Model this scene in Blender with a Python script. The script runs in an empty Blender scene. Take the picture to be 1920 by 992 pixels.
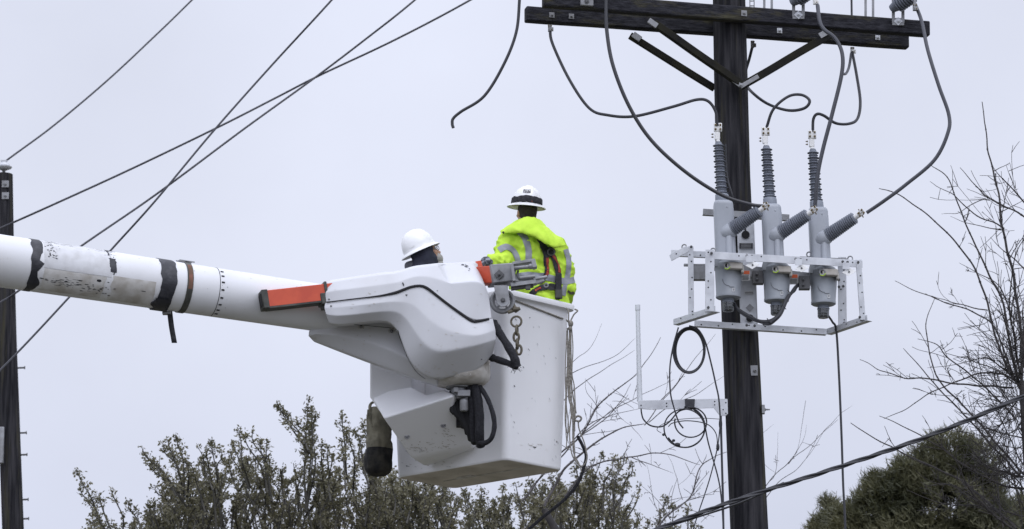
import bpy, bmesh, math, random
from math import radians as R_, sin, cos, pi
from mathutils import Vector as V, Matrix, noise
from mathutils.bvhtree import BVHTree
random.seed(7)
S = bpy.context.scene
# ------------------------------------------------------------------ camera
FPX = 8000.0; AL = R_(13.0); CAM = V((0, 0, 1.6))
cd = bpy.data.cameras.new('camera'); cam = bpy.data.objects.new('camera', cd)
S.collection.objects.link(cam); S.camera = cam
cam.location = CAM; cam.rotation_euler = (R_(90) + AL, 0, 0)
cd.sensor_width = 36.0; cd.lens = 36.0 * FPX / 1920.0
cd.clip_start = 0.1; cd.clip_end = 5000
cd.dof.use_dof = True; cd.dof.focus_distance = 34.6; cd.dof.aperture_fstop = 6.3
# ------------------------------------------------------------------ sky and sun (overcast)
W = bpy.data.worlds.new('World'); S.world = W; W.use_nodes = True
nt = W.node_tree; nt.nodes.clear(); N = nt.nodes.new; L = nt.links.new
wo = N('ShaderNodeOutputWorld'); bg = N('ShaderNodeBackground')
sky = N('ShaderNodeTexSky'); sky.sky_type = 'NISHITA'; sky.sun_disc = False
sky.sun_elevation = R_(54); sky.sun_rotation = R_(202)
tc = N('ShaderNodeTexCoord'); sx = N('ShaderNodeSeparateXYZ'); L(tc.outputs['Generated'], sx.inputs[0])
rp = N('ShaderNodeValToRGB'); L(sx.outputs['Z'], rp.inputs[0])
e = rp.color_ramp.elements
e[0].position = 0.0; e[0].color = (0.66, 0.70, 0.84, 1)
e[1].position = 1.0; e[1].color = (1.40, 1.46, 1.68, 1)
for p, c in ((0.16, (.682, .717, .86, 1)), (0.225, (.768, .803, .94, 1)), (0.29, (.757, .792, .928, 1)), (.5, (1.0, 1.05, 1.22, 1))):
    q = e.new(p); q.color = c
nz = N('ShaderNodeTexNoise'); nz.inputs['Scale'].default_value = 8.0; nz.inputs['Detail'].default_value = 5
L(tc.outputs['Generated'], nz.inputs['Vector'])
mr = N('ShaderNodeMapRange'); L(nz.outputs['Fac'], mr.inputs['Value'])
mr.inputs['From Min'].default_value = .3; mr.inputs['From Max'].default_value = .7
mr.inputs['To Min'].default_value = .915; mr.inputs['To Max'].default_value = 1.055
ml = N('ShaderNodeVectorMath'); ml.operation = 'SCALE'; L(rp.outputs[0], ml.inputs[0]); L(mr.outputs[0], ml.inputs['Scale'])
sk = N('ShaderNodeVectorMath'); sk.operation = 'SCALE'; L(sky.outputs[0], sk.inputs[0]); sk.inputs['Scale'].default_value = .06
mx = N('ShaderNodeMix'); mx.data_type = 'RGBA'; mx.inputs[0].default_value = .05
gy = N('ShaderNodeMapRange'); L(sx.outputs['Y'], gy.inputs['Value'])      # sky boost added behind the camera to fill the faces turned towards it
gy.inputs['From Min'].default_value = .25; gy.inputs['From Max'].default_value = -.7; gy.inputs['To Min'].default_value = 1.0; gy.inputs['To Max'].default_value = 1.5
m2 = N('ShaderNodeVectorMath'); m2.operation = 'SCALE'; L(ml.outputs[0], m2.inputs[0]); L(gy.outputs[0], m2.inputs['Scale'])
L(m2.outputs[0], mx.inputs[6]); L(sk.outputs[0], mx.inputs[7])
L(mx.outputs[2], bg.inputs[0]); bg.inputs[1].default_value = 1.0; L(bg.outputs[0], wo.inputs[0])
sd = bpy.data.lights.new('sun', 'SUN'); so = bpy.data.objects.new('sun', sd); S.collection.objects.link(so)
sd.energy = 0.55; sd.angle = R_(35); sd.color = (1, .99, .97)
so.rotation_euler = (R_(36), 0, R_(22)); so.location = (0, 0, 30)
S.view_settings.view_transform = 'Standard'; S.view_settings.look = 'None'
S.view_settings.exposure = 0.06; S.view_settings.gamma = 1.0; S.view_settings.use_curve_mapping = False

# ------------------------------------------------------------------ helpers
Fv = V((0, cos(AL), sin(AL))); Uv = V((0, -sin(AL), cos(AL))); Rv = V((1, 0, 0))
def ray(px, py): return (Fv + Rv * ((px - 960) / FPX) + Uv * ((496 - py) / FPX))
def at(px, py, Y):
    d = ray(px, py); return CAM + d * (Y / d.y)
def ppm(Y): return FPX * cos(AL) / Y           # photo pixels per metre
def ats(pts, Y): return [at(p[0], p[1], p[2] if len(p) > 2 else Y) for p in pts]

def mat(name, col, rough=.6, metal=0.0, col2=None, scale=8.0, lo=.4, hi=.65, stretch=(1, 1, 1), bump=0.0, bscale=None, spec=.5, detail=6, col3=None, s3=2.0, lo3=.55, hi3=.75, coat=0):
    m = bpy.data.materials.new(name); m.use_nodes = True; t = m.node_tree; b = t.nodes['Principled BSDF']
    b.inputs['Base Color'].default_value = (*col, 1); b.inputs['Roughness'].default_value = rough
    b.inputs['Metallic'].default_value = metal; b.inputs['Specular IOR Level'].default_value = spec
    b.inputs['Coat Weight'].default_value = coat
    if col2 or bump:
        c = t.nodes.new('ShaderNodeTexCoord'); mp = t.nodes.new('ShaderNodeMapping'); mp.inputs['Scale'].default_value = stretch
        t.links.new(c.outputs['Object'], mp.inputs[0])
    if col2:
        n = t.nodes.new('ShaderNodeTexNoise'); n.inputs['Scale'].default_value = scale; n.inputs['Detail'].default_value = detail
        t.links.new(mp.outputs[0], n.inputs['Vector'])
        r = t.nodes.new('ShaderNodeValToRGB'); r.color_ramp.elements[0].position = lo; r.color_ramp.elements[1].position = hi
        r.color_ramp.elements[0].color = (*col, 1); r.color_ramp.elements[1].color = (*col2, 1)
        t.links.new(n.outputs['Fac'], r.inputs[0]); out = r.outputs[0]
        if col3:
            n3 = t.nodes.new('ShaderNodeTexNoise'); n3.inputs['Scale'].default_value = s3; n3.inputs['Detail'].default_value = 7
            n3.inputs['Roughness'].default_value = .7
            t.links.new(mp.outputs[0], n3.inputs['Vector'])
            mr3 = t.nodes.new('ShaderNodeMapRange'); mr3.inputs['From Min'].default_value = lo3; mr3.inputs['From Max'].default_value = hi3
            t.links.new(n3.outputs['Fac'], mr3.inputs['Value'])
            x = t.nodes.new('ShaderNodeMix'); x.data_type = 'RGBA'; t.links.new(mr3.outputs[0], x.inputs[0]); t.links.new(out, x.inputs[6])
            x.inputs[7].default_value = (*col3, 1); out = x.outputs[2]
        t.links.new(out, b.inputs['Base Color'])
    if bump:
        n2 = t.nodes.new('ShaderNodeTexNoise'); n2.inputs['Scale'].default_value = bscale or scale * 2; n2.inputs['Detail'].default_value = 5
        t.links.new(mp.outputs[0], n2.inputs['Vector'])
        bp = t.nodes.new('ShaderNodeBump'); bp.inputs['Strength'].default_value = bump; bp.inputs['Distance'].default_value = .01
        t.links.new(n2.outputs['Fac'], bp.inputs['Height']); t.links.new(bp.outputs[0], b.inputs['Normal'])
    return m

M = dict(
 pole=mat('creosote_wood', (.007, .007, .010), .9, spec=.25, col2=(.046, .044, .049), scale=5, lo=.38, hi=.74, stretch=(6, 6, .35), bump=.9, bscale=9, col3=(.050, .046, .027), s3=1.8, lo3=.52, hi3=.68),
 arm=mat('weathered_timber', (.009, .009, .013), .85, spec=.25, col2=(.034, .034, .042), scale=6, lo=.35, hi=.7, stretch=(.6, 8, 8), bump=.7, bscale=10, col3=(.07, .064, .034), s3=.9, lo3=.52, hi3=.70),
 brace=mat('brace_timber', (.008, .008, .010), .9, spec=.2, col2=(.026, .024, .014), scale=5, lo=.35, hi=.7, stretch=(1, 1, 1), bump=.5, bscale=20),
 white=mat('fibreglass_gelcoat', (.79, .79, .81), .45, spec=.3, col2=(.74, .74, .76), scale=1.6, lo=.45, hi=.75, bump=.04, bscale=6, col3=(.50, .46, .40), s3=5, lo3=.66, hi3=.84),
 cover=mat('moulded_cover_plastic', (.60, .605, .635), .5, spec=.3, col2=(.55, .55, .57), scale=2, lo=.4, hi=.7, bump=.03, bscale=30, col3=(.36, .33, .28), s3=7, lo3=.63, hi3=.82),
 dirtyw=mat('soiled_cover_plastic', (.56, .54, .51), .8, spec=.15, col2=(.36, .33, .29), scale=9, lo=.42, hi=.66, bump=.15, bscale=30, col3=(.16, .145, .12), s3=14, lo3=.60, hi3=.72),
 boomw=mat('boom_paint', (.71, .715, .74), .5, spec=.3, col2=(.65, .65, .665), scale=2.2, lo=.42, hi=.7, stretch=(1, 1, 1), bump=.04, bscale=8, col3=(.40, .36, .31), s3=6, lo3=.64, hi3=.82),
 under=mat('road_grimed_gelcoat', (.62, .57, .51), .9, spec=.1, col2=(.46, .42, .37), scale=4, lo=.4, hi=.7, col3=(.15, .135, .11), s3=9, lo3=.62, hi3=.75),
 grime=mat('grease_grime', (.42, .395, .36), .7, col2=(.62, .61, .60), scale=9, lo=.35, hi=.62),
 panel=mat('worn_decal_film', (.62, .625, .65), .5, col2=(.50, .50, .51), scale=12, lo=.4, hi=.7),
 tape=mat('black_tape', (.018, .019, .026), .5, col2=(.05, .05, .06), scale=18, lo=.5, hi=.75, bump=.5, bscale=25),
 orange=mat('orange_fibreglass', (.58, .085, .035), .5, col2=(.50, .065, .03), scale=8, bump=.05),
 darkend=mat('dark_coated_steel', (.03, .032, .028), .6, col2=(.08, .08, .07), scale=12),
 galv=mat('galvanised_steel', (.30, .305, .32), .55, .35, col2=(.20, .20, .205), scale=12, lo=.35, hi=.7, bump=.2, bscale=30, col3=(.16, .12, .09), s3=9, lo3=.66, hi3=.8),
 alu=mat('aluminium_frame', (.60, .615, .65), .5, .15, col2=(.46, .47, .50), scale=9, lo=.4, hi=.7, bump=.1, bscale=40),
 bright=mat('bright_terminal_metal', (.80, .80, .80), .5, .1, col2=(.66, .65, .63), scale=12),
 brass=mat('bronze_bolt', (.16, .12, .06), .5, .5),
 steel=mat('dark_bolt_steel', (.10, .10, .105), .6, .4),
 hole=mat('black_parts_hole_shade', (.012, .012, .014), .9),  # painted shade in holes and slots; rivets and housing are black themselves
 epoxy=mat('grey_epoxy', (.36, .38, .42), .42, col2=(.32, .34, .38), scale=4, bump=.05, bscale=20),
 can=mat('painted_recloser_housing', (.27, .29, .32), .45, col2=(.23, .245, .27), scale=6, bump=.05),
 sili=mat('silicone_rubber', (.165, .180, .215), .6, col2=(.13, .14, .17), scale=12),
 collar=mat('bushing_collar', (.20, .22, .26), .5),
 lens=mat('smoked_indicator_glass', (.02, .022, .025), .12, spec=.9, coat=.5),
 louv=mat('pale_indicator_rings', (.13, .14, .15), .4),
 yellow=mat('yellow_green_ring', (.42, .62, .04), .5),
 wire=mat('black_cable_jacket', (.018, .019, .024), .5, col2=(.030, .030, .038), scale=3),
 wireg=mat('grey_aluminium_cable', (.055, .057, .070), .5, .1, col2=(.04, .042, .052), scale=3),
 linew=mat('overhead_conductor', (.045, .045, .055), .6, .2),
 hose=mat('sleeved_hydraulic_hose', (.010, .010, .014), .9, col2=(.022, .022, .028), scale=60, bump=1, bscale=120),
 rope=mat('fibre_rope', (.30, .28, .25), .9, col2=(.14, .13, .115), scale=60, lo=.35, hi=.7, bump=.8, bscale=140),
 chain=mat('rusty_chain', (.16, .145, .11), .6, .5, col2=(.09, .075, .055), scale=40),
 hiviz=mat('lime_safety_cloth', (.55, .79, .075), .8, spec=.2, col2=(.44, .66, .05), scale=7, lo=.4, hi=.7, bump=.5, bscale=30),
 hood=mat('lime_hood_cloth', (.57, .81, .085), .8, spec=.2, col2=(.47, .71, .06), scale=6, bump=.45, bscale=24),
 refl=mat('grey_reflective_tape', (.26, .27, .31), .5, col2=(.21, .22, .25), scale=20),
 black=mat('black_webbing', (.014, .014, .018), .85, col2=(.03, .03, .035), scale=40),
 redstrap=mat('red_harness_webbing', (.42, .055, .03), .8, col2=(.20, .04, .03), scale=40),
 brown=mat('faded_brown_webbing', (.20, .085, .06), .85, col2=(.10, .065, .04), scale=14),
 skin=mat('skin', (.46, .27, .19), .55, col2=(.40, .22, .15), scale=12),
 hat=mat('hard_hat_shell', (.82, .82, .83), .25, col2=(.76, .76, .77), scale=5, coat=.3),
 sticker=mat('helmet_badge', (.07, .07, .08), .5, col2=(.5, .5, .5), scale=90, lo=.5, hi=.56),
 hair=mat('short_dark_hair', (.03, .024, .02), .9, bump=1, bscale=120),
 beard=mat('grey_beard', (.36, .34, .32), .9, bump=1, bscale=90),
 bala=mat('navy_balaclava', (.014, .015, .028), .9, col2=(.028, .03, .05), scale=10, bump=.6, bscale=20),
 shirt=mat('charcoal_work_jacket', (.08, .08, .095), .85, col2=(.13, .13, .15), scale=12, bump=.6),
 trous=mat('olive_work_trousers', (.07, .065, .045), .85, col2=(.10, .09, .065), scale=8, bump=.5),
 glove=mat('grey_knit_glove', (.04, .042, .055), .9, col2=(.28, .29, .33), scale=26, lo=.45, hi=.62, bump=.8, bscale=60),
 boot=mat('brown_leather_boot', (.05, .03, .018), .6),
 canvas=mat('olive_canvas', (.20, .185, .135), .95, col2=(.085, .078, .055), scale=8, lo=.4, hi=.65, bump=1, bscale=12),
 leather=mat('black_leather_base', (.012, .012, .013), .8, spec=.2, col2=(.045, .042, .035), scale=12, bump=.5),
 lime=mat('yellow_inspection_sticker', (.45, .55, .12), .5, col2=(.62, .62, .5), scale=120, lo=.45, hi=.55),
 label=mat('white_printed_label', (.55, .55, .56), .5),
 orangel=mat('orange_label_band', (.62, .11, .03), .5),
 grass=mat('dormant_grass', (.075, .075, .05), .95, col2=(.13, .115, .075), scale=.6, bump=.3, bscale=20),
 asph=mat('asphalt', (.05, .05, .052), .9, col2=(.065, .065, .066), scale=30, bump=.2),
 bark=mat('grey_bark', (.04, .038, .033), .9, col2=(.075, .07, .06), scale=9, stretch=(1, 1, .3), bump=.6),
 twig=mat('bare_twig_bark', (.030, .027, .028), .85, col2=(.055, .048, .045), scale=12),
 twigp=mat('pale_twig_bark', (.065, .058, .06), .85, col2=(.13, .118, .12), scale=12),
 porc=mat('white_porcelain', (.62, .63, .66), .25),
 antw=mat('white_fibreglass_rod', (.66, .68, .72), .35),
)
def leafmat(name, a, b, sc):
    m = mat(name, a, .55, col2=b, scale=sc, lo=.38, hi=.64, detail=4); t = m.node_tree; bs = t.nodes['Principled BSDF']
    bs.inputs['Specular IOR Level'].default_value = .35
    tr = t.nodes.new('ShaderNodeBsdfTranslucent'); tr.inputs['Color'].default_value = (b[0]*1.1, b[1]*1.1, b[2]*.8, 1)
    mi = t.nodes.new('ShaderNodeMixShader'); mi.inputs[0].default_value = .22
    o = [n for n in t.nodes if n.type == 'OUTPUT_MATERIAL'][0]
    t.links.new(bs.outputs[0], mi.inputs[1]); t.links.new(tr.outputs[0], mi.inputs[2]); t.links.new(mi.outputs[0], o.inputs['Surface'])
    return m
M['oak'] = leafmat('oak_leaf', (.080, .076, .050), (.22, .205, .14), 2.6)
M['pine'] = leafmat('pine_needles', (.052, .056, .032), (.145, .14, .082), 2.0)

class G:                                            # geometry collector
    def __init__(s): s.v = []; s.f = []; s.m = []
    def add(s, vs, fs, mi=0):
        o = len(s.v); s.v += [V(x) for x in vs]; s.f += [tuple(i + o for i in f) for f in fs]; s.m += [mi] * len(fs); return s
    def box(s, c, ax, h, mi=0):                     # centre, 3 unit axes, half sizes
        vs = [c + ax[0]*(h[0]*i) + ax[1]*(h[1]*j) + ax[2]*(h[2]*k) for i in (-1, 1) for j in (-1, 1) for k in (-1, 1)]
        return s.add(vs, [(0,1,3,2),(4,6,7,5),(0,4,5,1),(2,3,7,6),(0,2,6,4),(1,5,7,3)], mi)
    def beam(s, a, b, w, t, up=V((0, 0, 1)), mi=0):  # w = size along 'up', t = other
        x = (b - a).normalized(); y = up.cross(x).normalized(); z = x.cross(y)
        return s.box((a + b) / 2, (x, y, z), ((b - a).length / 2, t / 2, w / 2), mi)
    def tube(s, pts, r, n=8, mi=0, cap=True, close=False):
        if not hasattr(r, '__len__'): r = [r] * len(pts)
        k = len(pts); T = []
        for i in range(k):
            a = pts[(i - 1) % k] if close else pts[max(i - 1, 0)]; b = pts[(i + 1) % k] if close else pts[min(i + 1, k - 1)]
            d = (b - a); T.append(d.normalized() if d.length > 1e-9 else V((0, 0, 1)))
        ref = V((0, 1, 0)) if abs(T[0].y) < .9 else V((1, 0, 0))
        u = (ref - T[0] * ref.dot(T[0])).normalized(); vs = []
        for i in range(k):
            u = (u - T[i] * u.dot(T[i])); u = u.normalized() if u.length > 1e-6 else T[i].orthogonal().normalized()
            w = T[i].cross(u)
            vs += [pts[i] + (u * cos(2*pi*j/n) + w * sin(2*pi*j/n)) * r[i] for j in range(n)]
        fs = []
        for i in range(k if close else k - 1):
            q = (i + 1) % k
            fs += [(i*n+j, i*n+(j+1) % n, q*n+(j+1) % n, q*n+j) for j in range(n)]
        if cap and not close: fs += [tuple(range(n))[::-1], tuple((k-1)*n+j for j in range(n))]
        return s.add(vs, fs, mi)
    def lathe(s, o, ax, prof, n=20, mi=0, sx=1.0):   # prof (dist, radius)
        ax = ax.normalized(); u = ax.orthogonal().normalized() if abs(ax.z) < .99 else V((1, 0, 0)); w = ax.cross(u); vs = []
        for d, r in prof: vs += [o + ax*d + (u*cos(2*pi*j/n)*sx + w*sin(2*pi*j/n))*r for j in range(n)]
        fs = [(i*n+j, i*n+(j+1) % n, (i+1)*n+(j+1) % n, (i+1)*n+j) for i in range(len(prof)-1) for j in range(n)]
        fs += [tuple(range(n))[::-1], tuple((len(prof)-1)*n+j for j in range(n))]
        return s.add(vs, fs, mi)
    def ball(s, c, r, mi=0, n=12, mtx=None):
        r = V(r) if hasattr(r, '__len__') else V((r, r, r)); vs = [];k = n // 2
        for i in range(k + 1):
            t = pi * i / k
            for j in range(n):
                p = V((sin(t)*cos(2*pi*j/n)*r.x, sin(t)*sin(2*pi*j/n)*r.y, cos(t)*r.z))
                if mtx: p = mtx @ p
                vs.append(c + p)
        return s.add(vs, [(i*n+j, (i+1)*n+j, (i+1)*n+(j+1) % n, i*n+(j+1) % n) for i in range(k) for j in range(n)], mi)
    def torus(s, c, ax, R, r, n=20, m=8, mi=0, sx=1):
        u = ax.orthogonal().normalized(); w = ax.cross(u)
        return s.tube([c + (u*cos(2*pi*j/n)*sx + w*sin(2*pi*j/n))*R for j in range(n)], r, m, mi, close=True)
    def sheet(s, rows, mi=0, close=False):
        n = len(rows[0]); vs = [p for r in rows for p in r]
        return s.add(vs, [(i*n+j, i*n+(j+1) % n, (i+1)*n+(j+1) % n, (i+1)*n+j) for i in range(len(rows)-1) for j in range(n if close else n-1)], mi)
    def prism(s, poly, d, mi=0):                    # planar polygon + thickness vector
        n = len(poly); vs = list(poly) + [p + d for p in poly]
        return s.add(vs, [tuple(range(n)), tuple(range(2*n-1, n-1, -1))] + [(i, i+n, (i+1) % n + n, (i+1) % n) for i in range(n)], mi)

ORG = {}
def obj(name, g, mats, parent=None, smooth=True, bevel=0, sub=0, seg=2, label=None, auto=40, org=None, solid=0):
    me = bpy.data.meshes.new(name)
    if parent is not None: o_ = ORG[parent.name]
    elif org is not None: o_ = org
    else:
        xs = [v.x for v in g.v]; ys = [v.y for v in g.v]; o_ = V(((min(xs)+max(xs))/2, (min(ys)+max(ys))/2, min(v.z for v in g.v)))
    me.from_pydata([v - o_ for v in g.v], [], g.f); me.validate()
    if not isinstance(mats, (list, tuple)): mats = [mats]
    for m in mats: me.materials.append(M[m])
    if len(mats) > 1 and len(me.polygons) == len(g.m): me.polygons.foreach_set('material_index', g.m)
    bm = bmesh.new(); bm.from_mesh(me)
    if len(g.f) < 60000: bmesh.ops.recalc_face_normals(bm, faces=bm.faces)
    bm.to_mesh(me); bm.free()
    o = bpy.data.objects.new(name, me); S.collection.objects.link(o)
    if parent is not None: o.parent = parent
    else: o.location = o_
    ORG[o.name] = o_
    if smooth:
        me.polygons.foreach_set('use_smooth', [True] * len(me.polygons))
        if not sub:
            try: me.set_sharp_from_angle(angle=R_(auto))
            except Exception: pass
    if solid:
        m = o.modifiers.new('solid', 'SOLIDIFY'); m.thickness = solid; m.offset = 0
    if bevel:
        m = o.modifiers.new('bevel', 'BEVEL'); m.width = bevel; m.segments = seg; m.limit_method = 'ANGLE'; m.angle_limit = R_(35); m.harden_normals = False
    if sub:
        m = o.modifiers.new('sub', 'SUBSURF'); m.levels = sub; m.render_levels = sub
    if label: o['label'] = label
    return o
def pieces(g):
    p = list(range(len(g.v)))
    def fd_(a):
        while p[a] != a: p[a] = p[p[a]]; a = p[a]
        return a
    for f in g.f:
        for i in f[1:]: p[fd_(i)] = fd_(f[0])
    d = {}
    for f, m_ in zip(g.f, g.m): d.setdefault(fd_(f[0]), []).append((f, m_))
    out = []
    for fs in d.values():
        ids = sorted({i for f, _ in fs for i in f}); k = {i: j for j, i in enumerate(ids)}; q = G()
        q.v = [g.v[i] for i in ids]; q.f = [tuple(k[i] for i in f) for f, _ in fs]; q.m = [m_ for _, m_ in fs]; out.append(q)
    return out
_obj = obj
SPLIT = {'brace_bracket', 'clamp_bolt', 'frame_bolt', 'cover_screw', 'screw_recess', 'screw_hole', 'rivet', 'underside_rib', 'drilled_hole', 'harness_pouch', 'paint_chip'}
def obj(name, g, *a, **k):
    if name in SPLIT:
        for q in pieces(g): o = _obj(name, q, *a, **k)
        return o
    return _obj(name, g, *a, **k)
def empty(name, loc):
    o = bpy.data.objects.new(name, None); S.collection.objects.link(o); o.location = loc; o.empty_display_size = .1
    ORG[o.name] = V(loc); return o
def tag(o, label, cat, group=None, kind=None):
    if label: o['label'] = label
    if cat: o['category'] = cat
    if group: o['group'] = group
    if kind: o['kind'] = kind
    return o
def copy_tree(o, parent=None):
    c = o.copy(); S.collection.objects.link(c); c.parent = parent
    ORG[c.name] = V(ORG[o.name])
    for ch in list(o.children): copy_tree(ch, c)
    return c
def cr(pts, k=6):                                    # catmull-rom
    if len(pts) < 3: return list(pts)
    P = [pts[0]*2 - pts[1]] + list(pts) + [pts[-1]*2 - pts[-2]]; out = []
    for i in range(1, len(P) - 2):
        a, b, c, d = P[i-1], P[i], P[i+1], P[i+2]
        for j in range(k):
            t = j / k
            out.append(.5*((2*b) + (c-a)*t + (2*a-5*b+4*c-d)*t*t + (3*b-a-3*c+d)*t**3))
    out.append(pts[-1]); return out
def ev_mesh(o):
    dg = bpy.context.evaluated_depsgraph_get(); dg.update(); return o.evaluated_get(dg)
def bvh(*objs):
    vs = []; fs = []
    dg = bpy.context.evaluated_depsgraph_get(); dg.update()
    for o in objs:
        e_ = o.evaluated_get(dg); me = e_.to_mesh(); k = len(vs); mw = ORG[o.name]
        vs += [v.co + mw for v in me.vertices]; fs += [tuple(i + k for i in p.vertices) for p in me.polygons]; e_.to_mesh_clear()
    return BVHTree.FromPolygons(vs, fs)
def hit(T, px, py, off=.003):
    d = ray(px, py).normalized(); h = T.ray_cast(CAM, d)
    if h[0] is None: return None
    n = h[1]
    if n.dot(d) > 0: n = -n
    return h[0] + n * off
def ribbon(T, pts, w, off=.003, cross=4, dens=3, miss=None, jag=0):   # strip of real cloth/tape lying on a surface, pts and w in photo px
    p3 = cr([V((p[0], p[1], (p[2] if len(p) > 2 else w))) for p in pts], 8)
    q = [p3[0]]; 
    for p in p3[1:]:
        if (V((p.x, p.y)) - V((q[-1].x, q[-1].y))).length >= dens: q.append(p)
    g = G(); rows = []
    for i, p in enumerate(q):
        a = q[max(i-1, 0)]; b = q[min(i+1, len(q)-1)]; d = V((b.x-a.x, b.y-a.y))
        if d.length < 1e-6: continue
        d.normalize(); n = V((-d.y, d.x)); row = []
        wj = p.z * (1 + jag * random.uniform(-1, 1))
        for j in range(cross + 1):
            s_ = (j / cross - .5) * wj; h = hit(T, p.x + n.x*s_, p.y + n.y*s_, off)
            if h is None: row = None; break
            row.append(h)
        if row is None:
            if len(rows) > 1: g.sheet(rows)
            rows = []; continue
        if rows and (row[cross//2] - rows[-1][cross//2]).length > .14:
            if len(rows) > 1: g.sheet(rows)
            rows = []
        rows.append(row)
    if len(rows) > 1: g.sheet(rows)
    return g
def remesh(name, g, voxel, parent, m, smooth_it=4, disp=None, org=None):
    o = obj(name + '_tmp', g, m, org=V((0, 0, 0)))
    r = o.modifiers.new('r', 'REMESH'); r.mode = 'VOXEL'; r.voxel_size = voxel
    sm = o.modifiers.new('s', 'SMOOTH'); sm.iterations = smooth_it; sm.factor = .6
    dg = bpy.context.evaluated_depsgraph_get(); dg.update(); me = bpy.data.meshes.new_from_object(o.evaluated_get(dg))
    bpy.data.objects.remove(o)
    if disp:
        nn = [v.normal.copy() for v in me.vertices]
        for v, n in zip(me.vertices, nn): v.co += n * disp(v.co, n)
    o_ = ORG[parent.name] if parent is not None else org
    me.transform(Matrix.Translation(-o_)); me.materials.clear(); me.materials.append(M[m])
    me.polygons.foreach_set('use_smooth', [True] * len(me.polygons)); me.name = name
    o = bpy.data.objects.new(name, me); S.collection.objects.link(o)
    if parent is not None: o.parent = parent
    else: o.location = o_
    ORG[o.name] = o_; return o
X, Y_, Z = V((1, 0, 0)), V((0, 1, 0)), V((0, 0, 1))
def plate(g, c, u, w, hu, hw, th, mi=0):             # thin plate centred c, spanning u and w
    n = u.cross(w).normalized(); return g.box(c, (u, w, n), (hu, hw, th/2), mi)
def bolt(g, c, n, r, h=.012, mi=0, k=6): return g.lathe(c, n, [(0, r), (h, r), (h*1.01, r*.5), (h*1.9, r*.5)], k, mi)

# ------------------------------------------------------------------ ground and road
g = G(); g.add([V((-1500, -300, 0)), V((1500, -300, 0)), V((1500, 3000, 0)), V((-1500, 3000, 0))], [(0, 1, 2, 3)])
tag(obj('ground', g, 'grass', org=V((0, 0, 0)), smooth=False), 'dormant grass ground', None, kind='structure')
g = G(); g.add([V((-300, 26, .004)), V((300, 26, .004)), V((300, 32.6, .004)), V((-300, 32.6, .004))], [(0, 1, 2, 3)])
tag(obj('road', g, 'asph', org=V((0, 0, .004)), smooth=False), 'asphalt road', None, kind='structure')
g = G(); g.box(V((0, 32.68, .07)), (X, Y_, Z), (300, .075, .07))
tag(obj('kerb', g, 'label', org=V((0, 0, 0)), smooth=False), 'concrete kerb', None, kind='structure')

# ------------------------------------------------------------------ main utility pole
def pole_geo(pts, Y, px0, z0=0.0, n=40, dents=.004):
    """pts: (px, py, width px) from top to bottom, extended straight to the ground"""
    c = [(at(p[0], p[1], Y), p[2] / ppm(Y) / 2) for p in pts]
    a, b = c[-2], c[-1]; d = (b[0] - a[0]); k = (b[0].z - z0) / -d.z
    c.append((b[0] + d * k, b[1] + (b[1] - a[1]) * k * .8))
    P = []; 
    for i in range(len(c) - 1):
        m_ = max(2, int((c[i+1][0] - c[i][0]).length / .12))
        for j in range(m_): P.append((c[i][0].lerp(c[i+1][0], j/m_), c[i][1] + (c[i+1][1]-c[i][1])*j/m_))
    P.append(c[-1]); g = G(); vs = []
    for q, (p, r) in enumerate(P):
        for j in range(n):
            a_ = 2*pi*j/n; dx = V((cos(a_), sin(a_), 0))
            k_ = noise.noise(V((cos(a_)*5, sin(a_)*5, p.z*.5))) * dents*2 + (noise.noise(V((cos(a_)*16, sin(a_)*16, p.z*.35)))) * dents*1.2
            vs.append(p + dx * (r + k_))
    fs = [(i*n+j, i*n+(j+1) % n, (i+1)*n+(j+1) % n, (i+1)*n+j) for i in range(len(P)-1) for j in range(n)]
    fs += [tuple(range(n))[::-1], tuple((len(P)-1)*n+j for j in range(n))]
    g.add(vs, fs); return g
PY = 34.5
up = obj('utility_pole', pole_geo([(1364, -130, 59), (1367, 0, 61), (1375, 330, 64), (1387, 620, 66.5), (1405, 990, 71)], PY, 0), 'pole', smooth=True, auto=60)
tag(up, 'dark creosoted wooden utility pole with crossarms, carrying the three grey reclosers', 'utility pole')
TP = bvh(up)
# crossarms
AX = (at(1741, 55, 34.72) - at(1018, -1.5, 33.92)); AX = AX.normalized(); AUP = (Z - AX * Z.dot(AX)).normalized(); AN = AX.cross(AUP).normalized()  # AN points +Y-ish or -Y
if AN.y > 0: AN = -AN
def timber(a, b, w, t, mi='arm', name='crossarm', bev=.012):
    g = G(); x = (b - a).normalized(); k = 24
    y = AUP.cross(x).normalized(); z = x.cross(y); rows = []
    for i in range(k + 1):
        p = a.lerp(b, i/k); j = noise.noise(p*2.3)*.004
        rows.append([p + y*(t/2*sy) + z*(w/2*sz + j) for sy, sz in ((-1, -1), (1, -1), (1, 1), (-1, 1))])
    g.sheet(rows, close=True); n = len(rows)*4
    g.f += [(0, 1, 2, 3), (n-1, n-2, n-3, n-4)]; g.m += [0, 0]
    return obj(name, g, mi, up, bevel=bev)
fa0, fa1 = at(1018, -1.0, 33.92), at(1741, 55.5, 34.72)
ra0, ra1 = at(985, 27, 34.27), at(1702, 78, 35.02)
timber(fa0, fa1, .128, .095); timber(ra0, ra1, .128, .095)
def armpt(px, front=True, v=0.0, out=.05):           # point on the front face of an arm at photo x, v in metres up
    a, b = (fa0, fa1) if front else (ra0, ra1); pa = 1018 if front else 985; pb = 1741 if front else 1702
    p = a.lerp(b, (px - pa) / (pb - pa)); return p + AUP * v + AN * out
timber(at(1181, 67, 34.5), at(1340, 166, 34.62), .055, .045, 'brace', 'crossarm_brace', .004)
timber(at(1226, 44, 34.02), at(1392, 160, 34.30), .060, .05, 'brace', 'crossarm_brace', .004)
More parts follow.
